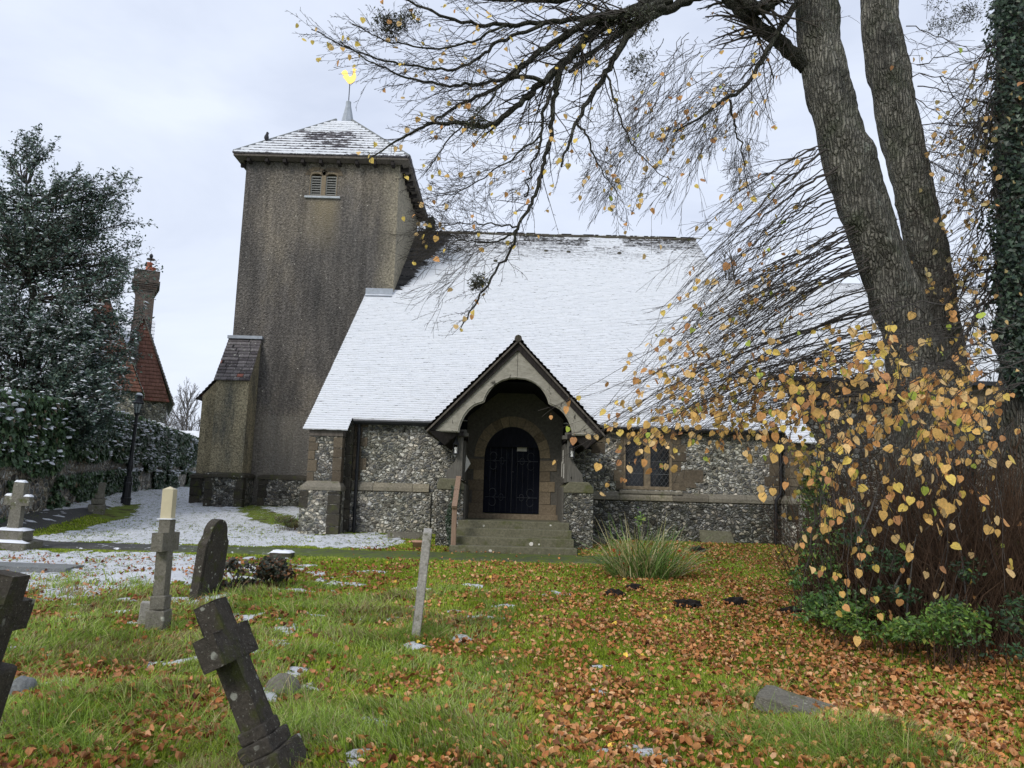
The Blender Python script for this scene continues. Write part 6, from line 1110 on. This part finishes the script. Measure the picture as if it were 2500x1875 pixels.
V, fs, cc = scatter(CURL, CURLF, P_[hf], Rr[hf], Sc[hf], C_[hf]); V2, fs2, cc2 = scatter(FOLD, FOLDF, P_[~hf], Rr[~hf], Sc[~hf], C_[~hf]*.9)
struct(npmesh('fallen_leaves', np.concatenate([V, V2]), [np.concatenate([fs[0], fs2[0]+len(V)])], M['litter'], col=np.concatenate([cc, cc2])), 'stuff'); print('litter', n)
# long arching tufts
tc_ = []
for (u, v, k_, s_) in ((600, 1560, 2, .5), (690, 1600, 2, .5), (150, 1640, 3, .8), (300, 1700, 3, .8), (420, 1760, 3, .7), (120, 1800, 3, .8), (260, 1830, 3, .8), (520, 1640, 2, .4), (760, 1790, 2, .6), (880, 1640, 3, .7), (940, 1560, 2, .5), (1010, 1555, 4, .28), (1060, 1560, 2, .3), (395, 1545, 3, .3), (470, 1480, 2, .5), (560, 1470, 3, .6), (700, 1500, 3, .8), (820, 1480, 3, .8), (250, 1560, 2, .7), (120, 1500, 2, .4), (180, 1430, 2, .4), (330, 1425, 1, .3), (1800, 1780, 5, .45), (1880, 1800, 5, .5), (1970, 1830, 5, .5), (2080, 1840, 4, .5), (1860, 1710, 3, .3), (2160, 1850, 3, .4), (2100, 1700, 1, .6), (640, 1860, 3, .3), (560, 1800, 3, .5), (720, 1720, 3, .5), (40, 1600, 2, .4), (700, 1275, 2, .5)):
    h_ = hit(u, v)
    for _ in range(k_*3): tc_.append((h_[0]+rng.normal(0, .22*s_*1.6), h_[1]+rng.normal(0, .22*s_), rng.uniform(.6, 1.15), rng.random()))
V = []; C = []; T_ = 0
for (x, y, sc1, tn) in tc_:
    m = 46; a_ = rng.uniform(0, 6.28, m); lx = rng.normal(0, .35); ly = rng.normal(-.25, .3); el = rng.uniform(.25, 1.25, m); Lh = sc1*rng.uniform(.16, .36, m); dirs = np.stack([np.cos(a_)*el+lx, np.sin(a_)*el+ly, np.ones(m)], 1); dirs /= np.linalg.norm(dirs, axis=1, keepdims=True)
    p0 = np.stack([x+rng.normal(0, .035, m), y+rng.normal(0, .035, m), np.zeros(m)], 1); p0[:, 2] = gz(p0[:, 0], p0[:, 1])-.005; sd = np.stack([np.ones(m), rng.normal(0, .4, m), np.zeros(m)], 1); w_ = rng.uniform(.0014, .003, m)*max(1, y/6); rows = []
    q = p0; d_ = dirs.copy()
    for j in range(5): ww = (w_*(1-j/4*.85))[:, None]; rows += [q-sd*ww, q+sd*ww]; d_ = d_+np.stack([dirs[:, 0]*.35, dirs[:, 1]*.35, -.08-.11*j*np.ones(m)], 1); d_ /= np.linalg.norm(d_, axis=1, keepdims=True); q = q+d_*(Lh/4)[:, None]
    V.append(np.stack(rows, 1).reshape(-1, 3)); cols = pal(m, [(.24, .38, .05), (.36, .50, .10), (.18, .28, .06), (.56, .49, .24), (.42, .33, .15)], [4, 3, 3, .6+3*tn**2, .4+2*tn**2], .2); C.append(np.repeat(cols, 10, axis=0)); T_ += m
k = np.arange(T_)[:, None]*10; fs = np.concatenate([k+2*j+np.array([[0, 1, 3, 2]]) for j in range(4)]); struct(npmesh('long_grass', np.concatenate(V), [fs], M['grass'], col=np.concatenate(C)), 'stuff')
# ================================================================== light
w = bpy.data.worlds.new('World'); SC.world = w; w.use_nodes = True; nt = w.node_tree; bg = nt.nodes['Background']
SUN_EL, SUN_AZ = math.radians(38), math.radians(215)      # behind the viewer's left shoulder, veiled by cloud
sky = nt.nodes.new('ShaderNodeTexSky'); sky.sky_type = 'NISHITA'; sky.sun_disc = False; sky.sun_elevation = SUN_EL; sky.sun_rotation = SUN_AZ; sky.air_density = 1.4; sky.dust_density = 3
tc = nt.nodes.new('ShaderNodeTexCoord'); mp = nt.nodes.new('ShaderNodeMapping'); mp.inputs['Scale'].default_value = (1, 1, 2.6); nt.links.new(tc.outputs['Generated'], mp.inputs[0])
nz = nt.nodes.new('ShaderNodeTexNoise'); nz.inputs['Scale'].default_value = 1.7; nz.inputs['Detail'].default_value = 6; nz.inputs['Roughness'].default_value = .55; nz.inputs['Distortion'].default_value = .4; nt.links.new(mp.outputs[0], nz.inputs['Vector'])
rp = nt.nodes.new('ShaderNodeValToRGB'); e = rp.color_ramp.elements; e[0].position = .36; e[0].color = (5.3, 5.85, 7.15, 1); e[1].position = .64; e[1].color = (6.9, 7.45, 8.6, 1)
nt.links.new(nz.outputs['Fac'], rp.inputs[0]); mx = nt.nodes.new('ShaderNodeMix'); mx.data_type = 'RGBA'; mx.inputs[0].default_value = .93; nt.links.new(sky.outputs[0], mx.inputs[6]); nt.links.new(rp.outputs[0], mx.inputs[7])
nt.links.new(mx.outputs[2], bg.inputs['Color']); bg.inputs['Strength'].default_value = .1
sl = bpy.data.lights.new('sun', 'SUN'); sl.energy = 1.5; sl.angle = math.radians(18); sl.color = (1, .96, .9); so_ = bpy.data.objects.new('sun', sl); COL.objects.link(so_)
d = Vector((math.sin(SUN_AZ)*math.cos(SUN_EL), math.cos(SUN_AZ)*math.cos(SUN_EL), math.sin(SUN_EL))); so_.rotation_euler = d.to_track_quat('Z', 'Y').to_euler(); so_.location = (-10, -10, 20)
SC.view_settings.view_transform = 'Standard'; SC.view_settings.look = 'None'; SC.view_settings.exposure = .40; SC.view_settings.gamma = 1
SC.cycles.max_bounces = 6; SC.cycles.diffuse_bounces = 3; SC.cycles.transparent_max_bounces = 4; SC.cycles.use_denoising = True
